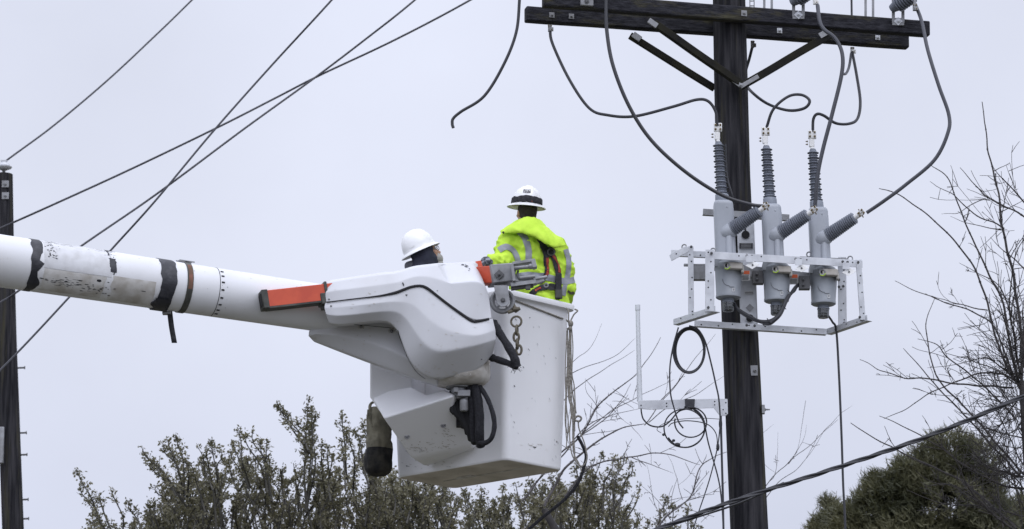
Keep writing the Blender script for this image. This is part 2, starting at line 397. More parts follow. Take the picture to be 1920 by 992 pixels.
timber(at(1390, 162, 34.30), at(1562, 62, 34.46), .062, .05, 'brace', 'crossarm_brace', .004)
# brace hardware
g = G()
for a, b in (((1352, 133), (1390, 162)), ((1388, 163), (1422, 143))):
    g.beam(at(*a, 34.26), at(*b, 34.27), .035, .012)
bolt(g, at(1389, 160, 34.25), -Y_, .018); bolt(g, at(1355, 137, 34.25), -Y_, .012)
g.beam(at(1216, 38, 33.99), at(1232, 49, 34.0), .045, .02); g.beam(at(1187, 64, 34.46), at(1201, 74, 34.46), .05, .02)
g.beam(at(1537, 68, 34.42), at(1551, 60, 34.42), .05, .02)
obj('brace_bracket', g, 'galv', up, bevel=.002)
def washer(px, py_off, front, s=.045, m='galv'):
    g = G(); c = armpt(px, front, py_off, .052); plate(g, c, AX, AUP, s/2, s/2, .006); bolt(g, c, AN, .013, .012); obj('bolt_plate', g, m, up, bevel=.001)
for px, v, fr, s in ((1031, -.005, False, .045), (1067, -.004, False, .045), (1388, -.0, True, .05), (1455, 0.0, False, .045), (1641, .0, False, .042), (1061, .05, True, .05)):
    washer(px, v, fr, s, 'alu' if px in (1455, 1641) else 'galv')
# wire clamps under the rear arm
def clamp(name, px, py, Y, par, s=.03, m='bright', sc=1.0):
    g = G(); c = at(px, py, Y)
    g.box(c, (X, Y_, Z), (.016*sc, .012*sc, .03*sc)); g.box(c + V((.012*sc, -.01, -.012*sc)), (X, Y_, Z), (.018*sc, .01*sc, .016*sc))
    g2 = G()
    for dx, dz in ((-.012, .018), (.012, .018), (.014, -.016)): bolt(g2, c + V((dx*sc, -.013*sc, dz*sc)), -Y_, .006*sc, .008)
    o = obj(name, g, m, par, bevel=.003); obj('clamp_bolt', g2, 'brass', o, smooth=False); return o
clamp('wire_clamp', 1411, 83, 34.8, up, m='galv'); clamp('wire_clamp', 1598, 95, 34.92, up); clamp('wire_clamp', 1031, 53, 34.3, up, m='galv')
# vertical slotted brackets standing behind the arms
for x0 in (1410, 1440, 1630):
    g = G()
    for dx in ((-7, 7) if x0 != 1410 else (-4, 4)):
        g.beam(at(x0+dx, -75, 35.0), at(x0+dx, 34 if x0 != 1630 else 45, 35.0), .02 if x0 != 1410 else .008, .02, up=X)
    if x0 == 1410:
        for yy in range(-70, 20, 9): g.beam(at(x0-4, yy, 35.0), at(x0+4, yy, 35.0), .008, .008)
    else: g.beam(at(x0-7, -70, 35.01), at(x0+7, -70, 35.01), .03, .02)
    obj('mounting_strut', g, 'galv', up)
# pole hardware lower down
g = G(); c = hit(TP, 1412, 695, .004); plate(g, c, X, Z, .037, .043, .008); bolt(g, c + V((.008, -.004, -.004)), V((.35, -1, .1)), .014, .02); obj('bolt_plate', g, 'galv', up, bevel=.002)
g = G(); p = at(1431, 768, 34.45); g.box(p, (X, Y_, Z), (.012, .03, .035)); bolt(g, p, X, .014, .02); g.tube([p, p + X*.055], .006); obj('through_bolt', g, 'galv', up)

# ------------------------------------------------------------------ recloser mounting frame
fr = empty('recloser_mounting_frame', at(1440, 615, 34.3))
tag(fr, 'pale metal open box frame of drilled angle bars bolted to the pole round the reclosers', 'mounting frame')
TL, TR = at(1338, 479, 33.80), at(1617, 495, 34.12)
def bar(name, a, b, w, t, upv=Z, holes=0, m='alu', lip=True, lipside=-1, seed=0):
    g = G(); x = (b - a).normalized(); y = upv.cross(x).normalized(); z = x.cross(y)
    if y.y < 0: y = -y
    g.box((a+b)/2, (x, y, z), ((b-a).length/2, .0035, w/2))
    if lip: g.box((a+b)/2 + y*(t/2+.003) + z*(lipside*(w/2-.0035)), (x, y, z), ((b-a).length/2 - .001, t/2, .003))
    o = obj(name, g, m, fr, bevel=.0015)
    if holes:
        h = G(); rr = random.Random(seed)
        for i in range(holes):
            p = a.lerp(b, (i + .5 + rr.uniform(-.25, .25))/holes) + z*w*rr.choice((-.18, .12, .2)) - y*.0045
            h.lathe(p, -y, [(0, .0062), (.001, .006)], 10)
        obj('drilled_hole', h, 'hole', o)
    return o
bar('front_rail', TL, TR, .062, .05, lipside=1, holes=4)
bar('upright', at(1331, 468, 33.79), at(1331, 584, 33.79), .072, .05, X, 7, seed=1)
bar('upright', at(1295, 462, 34.2), at(1296, 594, 34.2), .046, .04, X, 6, seed=2)
bar('upright', at(1579, 482, 34.45), at(1580, 612, 34.45), .068, .045, X, 7, seed=3)
bar('upright', at(1610, 487, 34.1), at(1618, 600, 34.1), .044, .04, X, 6, seed=4)
bar('side_rail', at(1263, 604, 34.2), at(1341, 579, 33.78), .05, .05, Z, 3, lipside=-1, seed=5)
bar('side_rail', at(1550, 622, 34.5), at(1626, 596, 34.08), .048, .05, Z, 3, lipside=-1, seed=6)
bar('rear_rail', at(1302, 606, 34.215), at(1550, 622, 34.34), .05, .05, Z, 8, lipside=-1, seed=7)
bar('side_rail', at(1257, 484, 34.05), at(1290, 466, 33.98), .055, .03, Z, 1, lip=False, seed=8)
bar('side_rail', at(1258, 474, 34.28), at(1338, 478, 34.28), .05, .03, Z, 2, seed=9)
bar('rear_rail', at(1318, 397, 34.30), at(1480, 408, 34.36), .052, .04, Z, 2, m='galv', seed=10)
bar('rear_rail', at(1590, 488, 34.4), at(1500, 484, 34.4), .03, .04, Z, 0, m='galv')
g = G(); g.box(at(1311, 511, 34.28), (X, Y_, Z), (.05, .035, .066)); g.beam(at(1282, 497, 34.26), at(1330, 498, 34.26), .02, .03); obj('rail_bracket', g, 'galv', fr, bevel=.004)
# long grey channel across the units
g = G(); g.beam(at(1385, 508, 34.22), at(1522, 524, 34.32), .10, .05); obj('channel', g, 'galv', fr, bevel=.004)
for px, py in ((1421, 521), (1508, 531)):
    g = G(); c = at(px, py, 34.15); g.box(c, (X, Y_, Z), (.045, .035, .055)); 
    for dz in (-.025, .02): bolt(g, c + V((-.01, -.036, dz)), -Y_, .013, .012)
    obj('terminal_box', g, 'steel', fr, bevel=.005)
for px, py in ((1398, 517), (1488, 524)):
    g = G(); c = at(px, py, 34.17); plate(g, c, X, Z, .038, .042, .006); o = obj('warning_label', g, 'label', fr)
    g = G(); plate(g, c + V((0, -.005, .026)), X, Z, .033, .014, .003); obj('label_band', g, 'orangel', o)
    g = G()
    for k in range(4): plate(g, c + V((random.uniform(-.004, .004), -.005, -.001 - .010*k)), X, Z, .027, .0022, .002)
    obj('printed_line', g, 'steel', o)
# vertical channel on the pole
VT, VB = at(1397, 418, 34.31), at(1404, 612, 34.31)
g = G(); g.box((VT+VB)/2, ((VB-VT).normalized(), X, Y_), ((VB-VT).length/2, .068, .012)); g.beam(VT + X*.07, VB + X*.07, .008, .05, up=X)
vc = obj('pole_channel', g, 'alu', fr, bevel=.003)
g = G(); c = at(1398, 440, 34.288); g.lathe(c, -Y_, [(0, .034), (.002, .034)], 20); g.beam(c, at(1397, 422, 34.288), .014, .003, up=X); obj('keyhole_slot', g, 'hole', vc)
g = G(); plate(g, at(1399, 461, 34.289), X, Z, .055, .023, .004); obj('nameplate', g, 'tape', vc)
g = G()
for k in range(4): plate(g, at(1399, 457.5+2.6*k, 34.285), X, Z, .042, .0022, .002)
obj('nameplate_text', g, 'galv', vc)
g = G(); plate(g, at(1404, 549, 34.289), X, Z, .036, .014, .003); obj('nameplate', g, 'label', vc)
g = G()
for k in range(7): plate(g, at(1397.5+2.2*k, 549, 34.286), X, Z, .0022, .007, .002)
obj('nameplate_text', g, 'steel', vc)
d1 = (X+Z).normalized(); d2 = (X-Z).normalized()
g = G(); plate(g, at(1406, 577, 34.289), d1, d2, .024, .024, .003); obj('diamond_label', g, 'galv', vc)
g = G(); g.lathe(at(1406, 597, 34.288), -Y_, [(0, .030), (.02, .030), (.024, .02)], 16); obj('plug', g, 'hole', vc)
g = G()
for px, py, Yq in ((1400, 610, 34.21), (1415, 611, 34.21), (1296, 463, 34.17), (1334, 475, 33.78), (1400.5, 480, 33.83), (1409.5, 481, 33.83), (1492, 486, 33.93), (1501, 487, 33.93), (1580, 491, 34.04), (1589, 492, 34.04), (1609, 492, 34.06), (1573, 525, 34.43), (1573, 538, 34.43), (1581, 537, 34.43), (1295, 592, 34.16), (1328, 577, 33.77), (1583, 606, 34.42), (1546, 620, 34.45), (1612, 595, 34.05)):
    bolt(g, at(px, py, Yq), -Y_, .012, .010)
obj('frame_bolt', g, 'steel', fr, smooth=False)
for px, py, Yq in ((1283, 463, 34.0), (1337, 470, 33.85), (1517, 477, 34.2), (1594, 485, 34.15)):
    g = G(); c = at(px, py, Yq); g.torus(c, V((.3, 1, 0)).normalized(), .020, .0055, 18, 6); g.tube([c - Z*.02, c - Z*.055], .007, 6); obj('eye_bolt', g, 'galv', fr)
for px, py, Yq in ((1411, 497, 33.79), (1503, 503, 33.9), (1592, 510, 34.02)):
    c = at(px, py, Yq); g = G(); a = V((.87, -.1, -.35)).normalized(); b = V((.62, .05, .78)).normalized()
    g.prism([c + a*.045*sx_ + V((0, 0, .001)) + b*.035*sy_ for sx_, sy_ in ((-1, -.75), (.45, -1), (1, .75), (-.45, 1))], V((0, .005, 0)))
    q = obj('tag_plate', g, 'bright', fr, smooth=False); g = G(); g.beam(at(px-12, py-12, Yq-.01), at(px+1, py-11, Yq-.01), .055, .004); obj('tag_bracket', g, 'alu', q)
    g = G(); bolt(g, c - Y_*.004, -Y_, .008, .005); obj('tag_bolt', g, 'steel', q)

# ------------------------------------------------------------------ the three reclosers
def recloser():
    Y = 34.03; r0 = empty('recloser', at(1365, 583, Y))
    s = 1 / ppm(Y); A = lambda x, y, dy=0: at(x, y, Y + dy)
    # top terminal
    g = G(); c = A(1346, 239); plate(g, c, X, Z, .034, .037, .022); plate(g, A(1345, 255), X, Z, .022, .034, .028); g.beam(A(1346, 262), A(1347, 270), .03, .03, up=X)
    t = obj('terminal_clamp', g, 'bright', r0, bevel=.006)
    g = G()
    for dx in (-.02, .02):
        for dz in (-.018, .018): bolt(g, c + V((dx, -.011, dz)), -Y_, .009, .012)
    for dz in (-.01, .015): bolt(g, A(1340, 255) + V((-.01, 0, dz)), -X, .007, .01)
    obj('clamp_bolt', g, 'brass', t, smooth=False)
    # bushing with alternating sheds
    a, b = A(1347, 266), A(1353.5, 366); ax = (b - a); Lh = ax.length; prof = [(0, .022), (.012, .028)]; n = 19
    for i in range(n):
        d = .022 + (Lh - .03) * i / n; R = (.049 if i % 2 == 0 else .040) + i*.00035; st = (Lh-.03)/n; core = .030 + i*.0006
        prof += [(d, core), (d+st*.30, R*.82), (d+st*.52, R), (d+st*.66, R*.97), (d+st*.72, core+.003)]
    prof.append((Lh, .045))
    g = G(); g.lathe(a, ax, prof, 28); obj('bushing', g, 'sili', r0, auto=50)
    g = G(); g.lathe(b, ax, [(-.008, .050), (.0, .056), (.055, .058), (.062, .052)], 28); obj('bushing_collar', g, 'collar', r0)
    # body: rounded square column
    def rsq(c, hx, hy, rr, k=6):
        out = []
        for q, (sx_, sy_) in enumerate(((1, -1), (1, 1), (-1, 1), (-1, -1))):
            for j in range(k + 1):
                a_ = -pi/2 + q*pi/2 + (pi/2)*j/k
                out.append(c + V((sx_*(hx-rr) + cos(a_)*rr, sy_*(hy-rr) + sin(a_)*rr, 0)))
        return out
    g = G(); rows = []; p0, p1 = A(1355.5, 377), A(1361, 486)
    for t_, sc in ((0, .55), (.012, .80), (.04, .95), (.08, 1.0), (.5, 1.02), (1, 1.04)):
        rows.append(rsq(p0.lerp(p1, t_), .080*sc, .085*sc, .042*sc))
    g.sheet(rows, close=True); k = len(rows[0]); g.f += [tuple(range(k)), tuple(len(g.v)-1-i for i in range(k))]; g.m += [0, 0]
    # rib seam and web
    g.beam(A(1374.2, 392, .02), A(1379, 480, .02), .01, .05, up=X)
    g.beam(A(1342, 385, .0), A(1344, 478, .0), .006, .09, up=X)
    g.lathe(A(1363, 388, -.08), -Y_, [(0, .012), (.004, .011), (.008, .005)], 12)
    g.lathe(A(1367, 447, -.079), Z, [(-.16, .030), (.0, .030), (.03, .02)], 14)
    obj('body', g, 'epoxy', r0)
    # side bushing
    a, b = A(1358, 440, -.03), A(1425, 394.5, -.20); ax = b - a; Ls = ax.length; axn = ax.normalized()
    g = G(); g.lathe(a, ax, [(-.03, .045), (0, .066), (.045, .068), (.085, .062), (.10, .050)], 24); obj('bushing_boss', g, 'epoxy', r0)
    prof = [(.085, .045), (.09, .060)]; n = 15
    for i in range(n):
        st = (Ls - .10) / n; d = .095 + st*i; R = .0615 - i*.0006
        prof += [(d, R-.009), (d+st*.35, R-.003), (d+st*.6, R), (d+st*.85, R-.009)]
    prof += [(Ls-.005, .045), (Ls, .030)]
    g = G(); g.lathe(a, ax, prof, 28); obj('side_bushing', g, 'sili', r0, auto=50)
    g = G(); g.lathe(b, ax, [(-.01, .024), (.03, .022)], 14); c = b + axn*.05; w = axn.cross(Y_).normalized()
    g.box(c, (axn, w, Y_), (.034, .022, .014)); g.box(c + axn*.018 + w*.012, (axn, w, Y_), (.02, .014, .02))
    t = obj('terminal_clamp', g, 'bright', r0, bevel=.005); g = G()
    for dd, ww in ((-.012, .01), (-.012, -.014), (.026, .018), (.03, -.012)): bolt(g, c + axn*dd + w*ww - Y_*.016, -Y_, .009, .012)
    g.tube([c + axn*.01 - w*.04, c + axn*.01 + w*.04], .005, 6); obj('clamp_bolt', g, 'brass', t, smooth=False)
    # can below the rail
    top, bot = A(1366.5, 490), A(1365.5, 561); ax = bot - top; q = ax.length
    g = G(); g.lathe(top, ax, [(0, .09), (.03, .117), (.07, .117), (.078, .112), (.10, .111), (q-.035, .100), (q-.030, .103), (q-.012, .102), (q-.004, .09), (q, .045)], 36)
    g.box(A(1352, 496, .02), (X, Y_, Z), (.055, .09, .035))
    cn = obj('tank', g, 'can', r0)
    g = G(); p = hit(bvh(cn), 1366, 527, .002)
    pr = [hit(bvh(cn), 1367 + 12*cos(pi*(1+.5*t_/8)), 523 + 14*sin(pi*(1-.5*t_/8))*.9, .003) for t_ in range(9)] + [hit(bvh(cn), x, 538, .003) for x in (1368, 1372, 1376)]
    g.tube([q_ for q_ in pr if q_], .0018, 5); obj('arc_scale', g, 'steel', cn)
    g = G(); Tn = bvh(cn)
    for x0, y0, x1, y1 in ((1373, 541, 1377, 541), (1373, 546, 1377, 546), (1373, 541, 1373, 546), (1377, 541, 1377, 546)): g.tube([hit(Tn, x0, y0, .003), hit(Tn, x1, y1, .003)], .0025, 5)
    obj('marking', g, 'bright', cn)
    # cast handle with sight ring
    g = G(); g.box(A(1377, 499, -.125), (V((1, .06, -.03)).normalized(), Y_, Z), (.068, .03, .028)); g.box(A(1392, 506, -.09), (X, Y_, Z), (.012, .04, .03))
    hd = obj('release_lever', g, 'dirtyw', r0, bevel=.010, seg=3)
    g = G(); g.torus(A(1363, 498, -.158), Y_, .022, .007, 20, 8); obj('sight_ring', g, 'galv', hd)
    g = G(); g.lathe(A(1363, 498, -.156), -Y_, [(0, .017), (.002, .017)], 16); obj('sight_hole', g, 'hole', hd)
    g = G(); g.tube([A(1363 + 6*cos(t_), 498.5 + 6*sin(t_), -.165) for t_ in [0.25+.2*i for i in range(12)]], .0035, 6); obj('yellow_rim', g, 'yellow', hd)
    # indicator
    a = bot; axn = (ax).normalized()
    g = G(); g.lathe(a, axn, [(-.01, .048), (.02, .048), (.025, .052), (.030, .052)], 24); obj('indicator_neck', g, 'collar', r0)
    g = G(); g.lathe(a, axn, [(.02, .046), (.09, .045), (.105, .040), (.108, .02)], 24); i_ = obj('indicator_glass', g, 'lens', r0)
    g = G()
    for d in (.045, .066, .086): g.torus(a + axn*d, axn, .0455, .0028, 24, 6)
    for k in range(8): t_ = 2*pi*k/8; g.tube([a + axn*.03 + V((cos(t_), sin(t_), 0))*.046, a + axn*.10 + V((cos(t_), sin(t_), 0))*.044], .0022, 5)
    obj('indicator_cage', g, 'louv', i_)
    return r0
rec = [recloser()]
base = ORG[rec[0].name]
for dx, dy, Y in ((90.5, 6.5, 34.13), (178.5, 12, 34.22)):
    c = copy_tree(rec[0]); c.location = at(1365 + dx, 583 + dy, Y); rec.append(c)
for c, l in zip(rec, ('grey recloser with ribbed bushings at left, directly in front of the pole', 'middle grey recloser with ribbed bushings, just right of the pole', 'grey recloser with ribbed bushings farthest right from the pole')):
    tag(c, l, 'recloser', 'reclosers mounted in the frame')

# ------------------------------------------------------------------ arm-mounted cutouts (lower ends reach into the frame)
def cutout(px, py, label, Yc=34.15):
    r0 = empty('fuse_cutout', armpt(px, True, -.07, .06)); A = lambda x, y, dy=0: at(x, y, ORG[r0.name].y + dy)
    g = G(); c0 = A(px, py)
    for dx in (-9, 9): g.beam(A(px+dx, py-100), A(px+dx, py+12), .026, .02, up=X)
    g.beam(A(px, py+2), A(px, py+16), .10, .018, up=X); g.beam(A(px, py-100), A(px, py-80), .10, .018, up=X)
    obj('slotted_bracket', g, 'galv', r0, bevel=.003)
    g = G(); c = A(px, py+8, -.012); plate(g, c, d1, d2, .026, .026, .008); bolt(g, c, -Y_, .013, .02); obj('bracket_bolt', g, 'alu', r0)
    a, b = A(px-2, py-22, -.05), A(px+30, py-44, -.16); ax = b - a; prof = [(-.06, .035)]; q = ax.length
    for i in range(7): d = (q-.02)*i/7; st = q/7; prof += [(d, .050), (d+st*.3, .068), (d+st*.6, .072), (d+st*.8, .055)]
    prof.append((q, .03)); g = G(); g.lathe(a, ax, prof, 24); obj('insulator', g, 'sili', r0, auto=50)
    cl = clamp('terminal_clamp', px + 31, py - 18 + 0, ORG[r0.name].y - .17, r0, m='galv' if px > 1600 else 'bright')
    g = G(); g.tube([b, A(px+31, py-24, -.17)], .012, 8); obj('terminal_stud', g, 'galv', r0)
    tag(r0, label, 'fuse cutout', 'hardware on the crossarm'); return r0
cutout(1497, 20, 'ribbed insulator on a slotted steel bracket, crossarm middle right, feeding the curved grey jumper')
cutout(1684, 32, 'ribbed insulator on a slotted steel bracket at the right end of the crossarm')
r0 = empty('fuse_cutout', armpt(1100, True, 0, .06)); g = G(); c = at(1100, 4, ORG[r0.name].y); g.box(c, (AX, AN, AUP), (.055, .02, .035)); g.beam(at(1092, -60, c.y), at(1092, 4, c.y), .03, .02, up=X); g.beam(at(1108, -60, c.y), at(1108, 4, c.y), .03, .02, up=X)
obj('slotted_bracket', g, 'galv', r0, bevel=.006)
g = G(); bolt(g, c - Y_*.02, -Y_, .02, .01); obj('bracket_bolt', g, 'steel', r0)
g = G(); g.lathe(at(1100, -30, c.y-.05), V((.6, -.3, .7)), [(0, .05), (.03, .07), (.05, .05), (.08, .07), (.10, .05), (.14, .03)], 20); obj('insulator', g, 'sili', r0)
tag(r0, 'steel bracket bolted on the crossarm left end beside the long hanging jumper', 'fuse cutout', 'hardware on the crossarm')

# ------------------------------------------------------------------ wires
def wire(name, pts, Y, r, label, cat='wire', m='wire', group=None, k=8, n=8):
    g = G(); g.tube(cr(ats(pts, Y), k), r, n); o = obj(name, g, m); return tag(o, label, cat, group)
JG = 'jumper wires round the pole'
wire('jumper_wire', [(976, -40), (974, 0), (968, 60), (945, 120), (908, 180), (865, 209), (850, 222), (848, 232), (850, 240)], 33.6, .0125, 'loose dark jumper hanging in open sky with its lower end curled and cut', group=JG)
wire('jumper_wire', [(1031, 52, 34.3), (1036, 82, 34.28), (1068, 150, 34.2), (1105, 203, 34.15), (1140, 216, 34.1), (1190, 218, 34.05), (1262, 200, 34.0), (1306, 187, 34), (1328, 190, 34), (1342, 210, 34.01), (1345, 236, 34.02)], 34, .0125, 'dark jumper from left end of the crossarm swooping to the left recloser top', group=JG)
wire('jumper_wire', [(1135, -40, 33.95), (1136, 0, 33.9), (1138, 60, 33.85), (1150, 125, 33.8), (1180, 200, 33.8), (1222, 264, 33.8), (1285, 322, 33.8), (1352, 365, 33.82), (1405, 383, 33.82), (1436, 387, 33.83)], 34, .0155, 'long dark jumper crossing over the swooping one down to the left side bushing', group=JG)
wire('jumper_wire', [(1533, 10, 34.2), (1537, 40, 34.1), (1546, 56, 34.05), (1566, 72, 34.0), (1579, 100, 33.95), (1578, 140, 33.92), (1560, 215, 33.9), (1543, 280, 33.9), (1533, 330, 33.91), (1528, 388, 33.93)], 34, .0165, 'grey curved jumper from middle right insulator down across the rightmost bushing', m='wireg', group=JG)
wire('jumper_wire', [(1598, 98, 34.9), (1606, 140, 34.7), (1613, 190, 34.5), (1608, 222, 34.4), (1592, 232, 34.3), (1567, 231, 34.25), (1545, 217, 34.2), (1532, 214, 34.2), (1525, 224, 34.21), (1524, 248, 34.22)], 34, .0125, 'dark jumper looping in an S from under the crossarm to right recloser top', group=JG)
wire('jumper_wire', [(1596, 100, 34.9), (1592, 125, 34.6), (1586, 138, 34.2), (1578, 138, 33.97)], 34, .0115, 'short pale grey tail hanging beside the S-shaped jumper below the crossarm', m='wireg', group=JG)
wire('jumper_wire', [(1411, 86, 34.8), (1405, 110, 34.85), (1398, 135, 34.9), (1398, 155, 34.8), (1410, 173, 34.6), (1440, 195, 34.4), (1478, 207, 34.2), (1508, 203, 34.1), (1518, 189, 34.08), (1503, 178, 34.1), (1478, 181, 34.1), (1450, 205, 34.1), (1437, 240, 34.13)], 34, .0125, 'dark jumper making a teardrop loop beside the pole above the middle recloser', group=JG)
wire('jumper_wire', [(1716, 8, 34.5), (1728, 40, 34.4), (1740, 95, 34.2), (1760, 160, 34.1), (1779, 215, 34.05), (1777, 250, 34.0), (1752, 300, 34.0), (1700, 345, 34.0), (1660, 375, 34.0), (1625, 399, 34.02)], 34, .0155, 'dark jumper bulging right from crossarm end to the right side bushing', m='wireg', group=JG)
wire('riser_wire', [(1596, -40), (1597, 30)], 35.0, .009, 'short straight wire rising above the crossarm at the right', group=None)
wire('jumper_wire', [(1361, 270, 34.27), (1364, 330, 34.27), (1373, 365, 34.2), (1376, 385, 34.25)], 34.2, .006, 'thin dark lead running down the pole behind the left bushing', group=JG)
wire('ground_wire', [(1553, 592, 34.22), (1561, 604, 34.3), (1568, 620, 34.4), (1573, 700, 34.4), (1578, 820, 34.4), (1581, 910, 34.4), (1585, 992, 34.4), (1590, 1200, 34.4)], 34.4, .0095, 'thin dark wire dropping straight down from the right recloser indicator')
g = G(); 
for k, (o1, o2) in enumerate(((0, 0), (3, 3), (-2, 5), (1, -3))):
    g.tube(cr(ats([(1376, 566, 34.05), (1384, 580+o1, 34.0), (1410, 596+o1, 33.98), (1440, 604+o2, 33.98), (1460, 590+o2*.6, 34.0), (1474, 562+o1, 34.05), (1490, 541+o2, 34.1), (1497+o1, 533, 34.15)], 34), 6), .0075 if k else .011, 8)
g.tube(cr(ats([(1445, 606, 33.98), (1462, 590, 33.98), (1473, 566, 34.03), (1480, 553, 34.06)], 34), 6), .017, 8)
for px, py in ((1430, 607), (1442, 601), (1470, 575), (1481, 548)): g.tube([at(px-4, py-4, 33.96), at(px+4, py+5, 33.96)], .004, 5)
tag(obj('control_cable', g, 'wire'), 'black control cable bundle looping under the left and middle reclosers', 'cable')
g = G()
for k in range(5):
    rx, ry, ox, oy = 30 - k*1.0 + (k % 2), 43 - k*.8, random.uniform(-1.2, 1.2), random.uniform(-1, 1)
    g.tube([at(1293 + ox + rx*cos(t_), 657 + oy + ry*sin(t_), 34.12 + .012*k) for t_ in [2*pi*j/40 for j in range(40)]], .0068, 6, close=True)
g.tube(cr(ats([(1272, 614), (1262, 650), (1256, 690), (1257, 735), (1263, 762), (1272, 790), (1281, 803)], 34.1), 6), .007, 6)
g.tube(cr(ats([(1292, 611), (1308, 617), (1322, 640), (1333, 680), (1342, 720), (1348, 750), (1351, 800), (1354, 900), (1356, 992), (1358, 1150)], 34.1), 6), .0075, 6)
tag(obj('coiled_cable', g, 'wire'), 'tidy oval coil of black cable hanging from the frame corner', 'cable')
# ------------------------------------------------------------------ antenna on its bracket
an = empty('antenna', at(1199, 768, 34.3)); tag(an, 'slim white rod antenna standing on an arm bracket left of the pole', 'antenna')
g = G(); a, b = at(1199.5, 752, 34.3), at(1195.5, 572, 34.3); g.lathe(a, b - a, [(0, .023), (.1, .022), ((b-a).length*.5, .019), ((b-a).length - .045, .0175), ((b-a).length-.044, .021), ((b-a).length, .021)], 16); obj('rod', g, 'antw', an)
g = G(); bo = [(1196, 751), (1345, 747.5), (1364, 748), (1365, 776), (1360, 780), (1350, 780), (1338, 765), (1215, 768), (1197, 766)]
g.prism(ats(bo, 34.27), V((0, .006, 0))); g.prism(ats([(1196, 751), (1345, 747.5), (1345, 748.8), (1196, 752.3)], 34.275), V((0, .045, 0)))
br = obj('arm_bracket', g, 'alu', an, bevel=.002)
g = G(); g.prism(ats([(1284, 748), (1303, 748), (1302, 765), (1297, 768), (1285, 766)], 34.262), V((0, .03, 0))); obj('tape_wrap', g, 'tape', an, bevel=.003)
g = G()
for px, py in ((1202, 760), (1250, 756), (1250, 762), (1340, 753), (1340, 759), (1361, 755), (1361, 775), (1356, 768)): g.lathe(at(px, py, 34.2685), -Y_, [(0, .006), (.001, .005)], 8)
obj('drilled_hole', g, 'hole', br)
g = G()
def loop(cx, cy, rx, ry, Y, r, a0=0, a1=2*pi, n=36): g.tube([at(cx + rx*cos(a0+(a1-a0)*j/n), cy + ry*sin(a0+(a1-a0)*j/n), Y + .02*sin(j)) for j in range(n+1)], r, 6)
loop(1283, 803, 38, 36, 34.22, .0062); loop(1295, 792, 30, 28, 34.24, .0062, -2.2, 3.4); loop(1285, 801, 37, 38, 34.25, .006, -1.6, 2.6)
g.tube(cr(ats([(1202, 766), (1203, 775), (1207, 787), (1220, 798), (1240, 800), (1256, 790), (1272, 772), (1290, 766)], 34.24), 6), .0068, 6)
g.tube(cr(ats([(1300, 767), (1318, 785), (1328, 830), (1345, 890), (1352, 930), (1356, 992), (1360, 1150)], 34.24), 6), .0065, 6)
g.tube(cr(ats([(1352, 780), (1354, 860), (1356, 930), (1357, 992), (1360, 1150)], 34.3), 6), .0075, 6)
g.tube(cr(ats([(1350, 800), (1345, 840), (1330, 900), (1310, 960), (1300, 992)], 34.28), 6), .0055, 6)
g.tube(cr(ats([(1253, 800), (1262, 793), (1290, 789), (1325, 795), (1342, 812), (1345, 835), (1343, 842)], 34.2), 6), .0045, 6)
g.tube(cr(ats([(1240, 812), (1232, 806), (1238, 798), (1262, 788), (1310, 784), (1352, 786)], 34.2), 6), .0028, 5)
g.ball(at(1270, 834, 34.2), (.026, .02, .018)); g.ball(at(1263, 826, 34.2), (.014, .014, .012)); g.ball(at(1244, 815, 34.2), .012); g.ball(at(1346, 838, 34.25), (.014, .012, .035)); g.ball(at(1351, 795, 34.28), (.015, .015, .05))
tag(obj('loose_cable', g, 'wire'), 'messy loops of thin black cable hanging below the antenna bracket', 'cable')

# ------------------------------------------------------------------ overhead lines
LG = 'overhead lines crossing the upper left sky'
def line(pts, r, label, group=LG, m='linew', k=10):
    P = cr(ats(pts, 40), k); P = [P[0] + (P[0]-P[1]).normalized()*14] + P + [P[-1] + (P[-1]-P[-2]).normalized()*14]; g = G(); g.tube(P, r, 6); return tag(obj('overhead_line', g, m), label, 'power line', group)
line([(-160, 430, 50), (8, 304, 50), (100, 236, 50.5), (200, 152, 51), (290, 68, 51.5), (362, -2, 52), (520, -160, 53)], .0115, 'overhead line leaving the white insulator on the far left pole towards upper right')
line([(-140, 820, 39), (0, 694, 40), (130, 557, 40.5), (208, 469, 41), (290, 378, 41), (400, 246, 41.5), (510, 122, 42), (622, 0, 42), (760, -155, 43)], .0105, 'steepest overhead line, passing behind the white boom from lower left')
line([(-140, 640, 43), (0, 567, 44), (38, 543, 44), (157, 458, 44.4), (268, 382, 45), (345, 326, 45), (460, 240, 45.4), (590, 146, 46), (690, 70, 46), (778, 0, 46), (940, -140, 47)], .0115, 'overhead line crossing the steepest one just above the boom')
line([(-140, 488, 45), (0, 428, 46), (108, 380, 46), (250, 315, 46.3), (410, 238, 46.5), (520, 182, 47), (600, 141, 47), (740, 75, 47), (882, 0, 47), (1060, -105, 48)], .0115, 'flattest overhead line, reaching furthest right along the top edge')
g = G()
P = cr(ats([(1080, 1050, 32), (1230, 993, 32), (1380, 938, 32), (1560, 880, 32), (1740, 818, 32), (1920, 743, 32), (2150, 645, 32)], 32), 14)
P = [P[0] + (P[0]-P[1])*q_ for q_ in range(30, 0, -1)] + P + [P[-1] + (P[-1]-P[-2])*q_ for q_ in range(1, 30)]
g.tube(P, .011, 8)
for ph in (0, 2.1, 4.2): g.tube([p + V((0, cos(i*.55+ph), sin(i*.55+ph)))*.012 for i, p in enumerate(P)], .0085, 6)
tag(obj('service_cable', g, 'wire'), 'thick twisted black service cable sloping across the lower right corner', 'power line')
g = G(); P = cr(ats([(1180, 1010), (1290, 975), (1390, 942), (1470, 905)], 32.05), 10); g.tube(P, .008, 8)
tag(obj('service_cable', g, 'wire'), 'short thinner black cable joining the thick twisted one under the pole', 'power line')

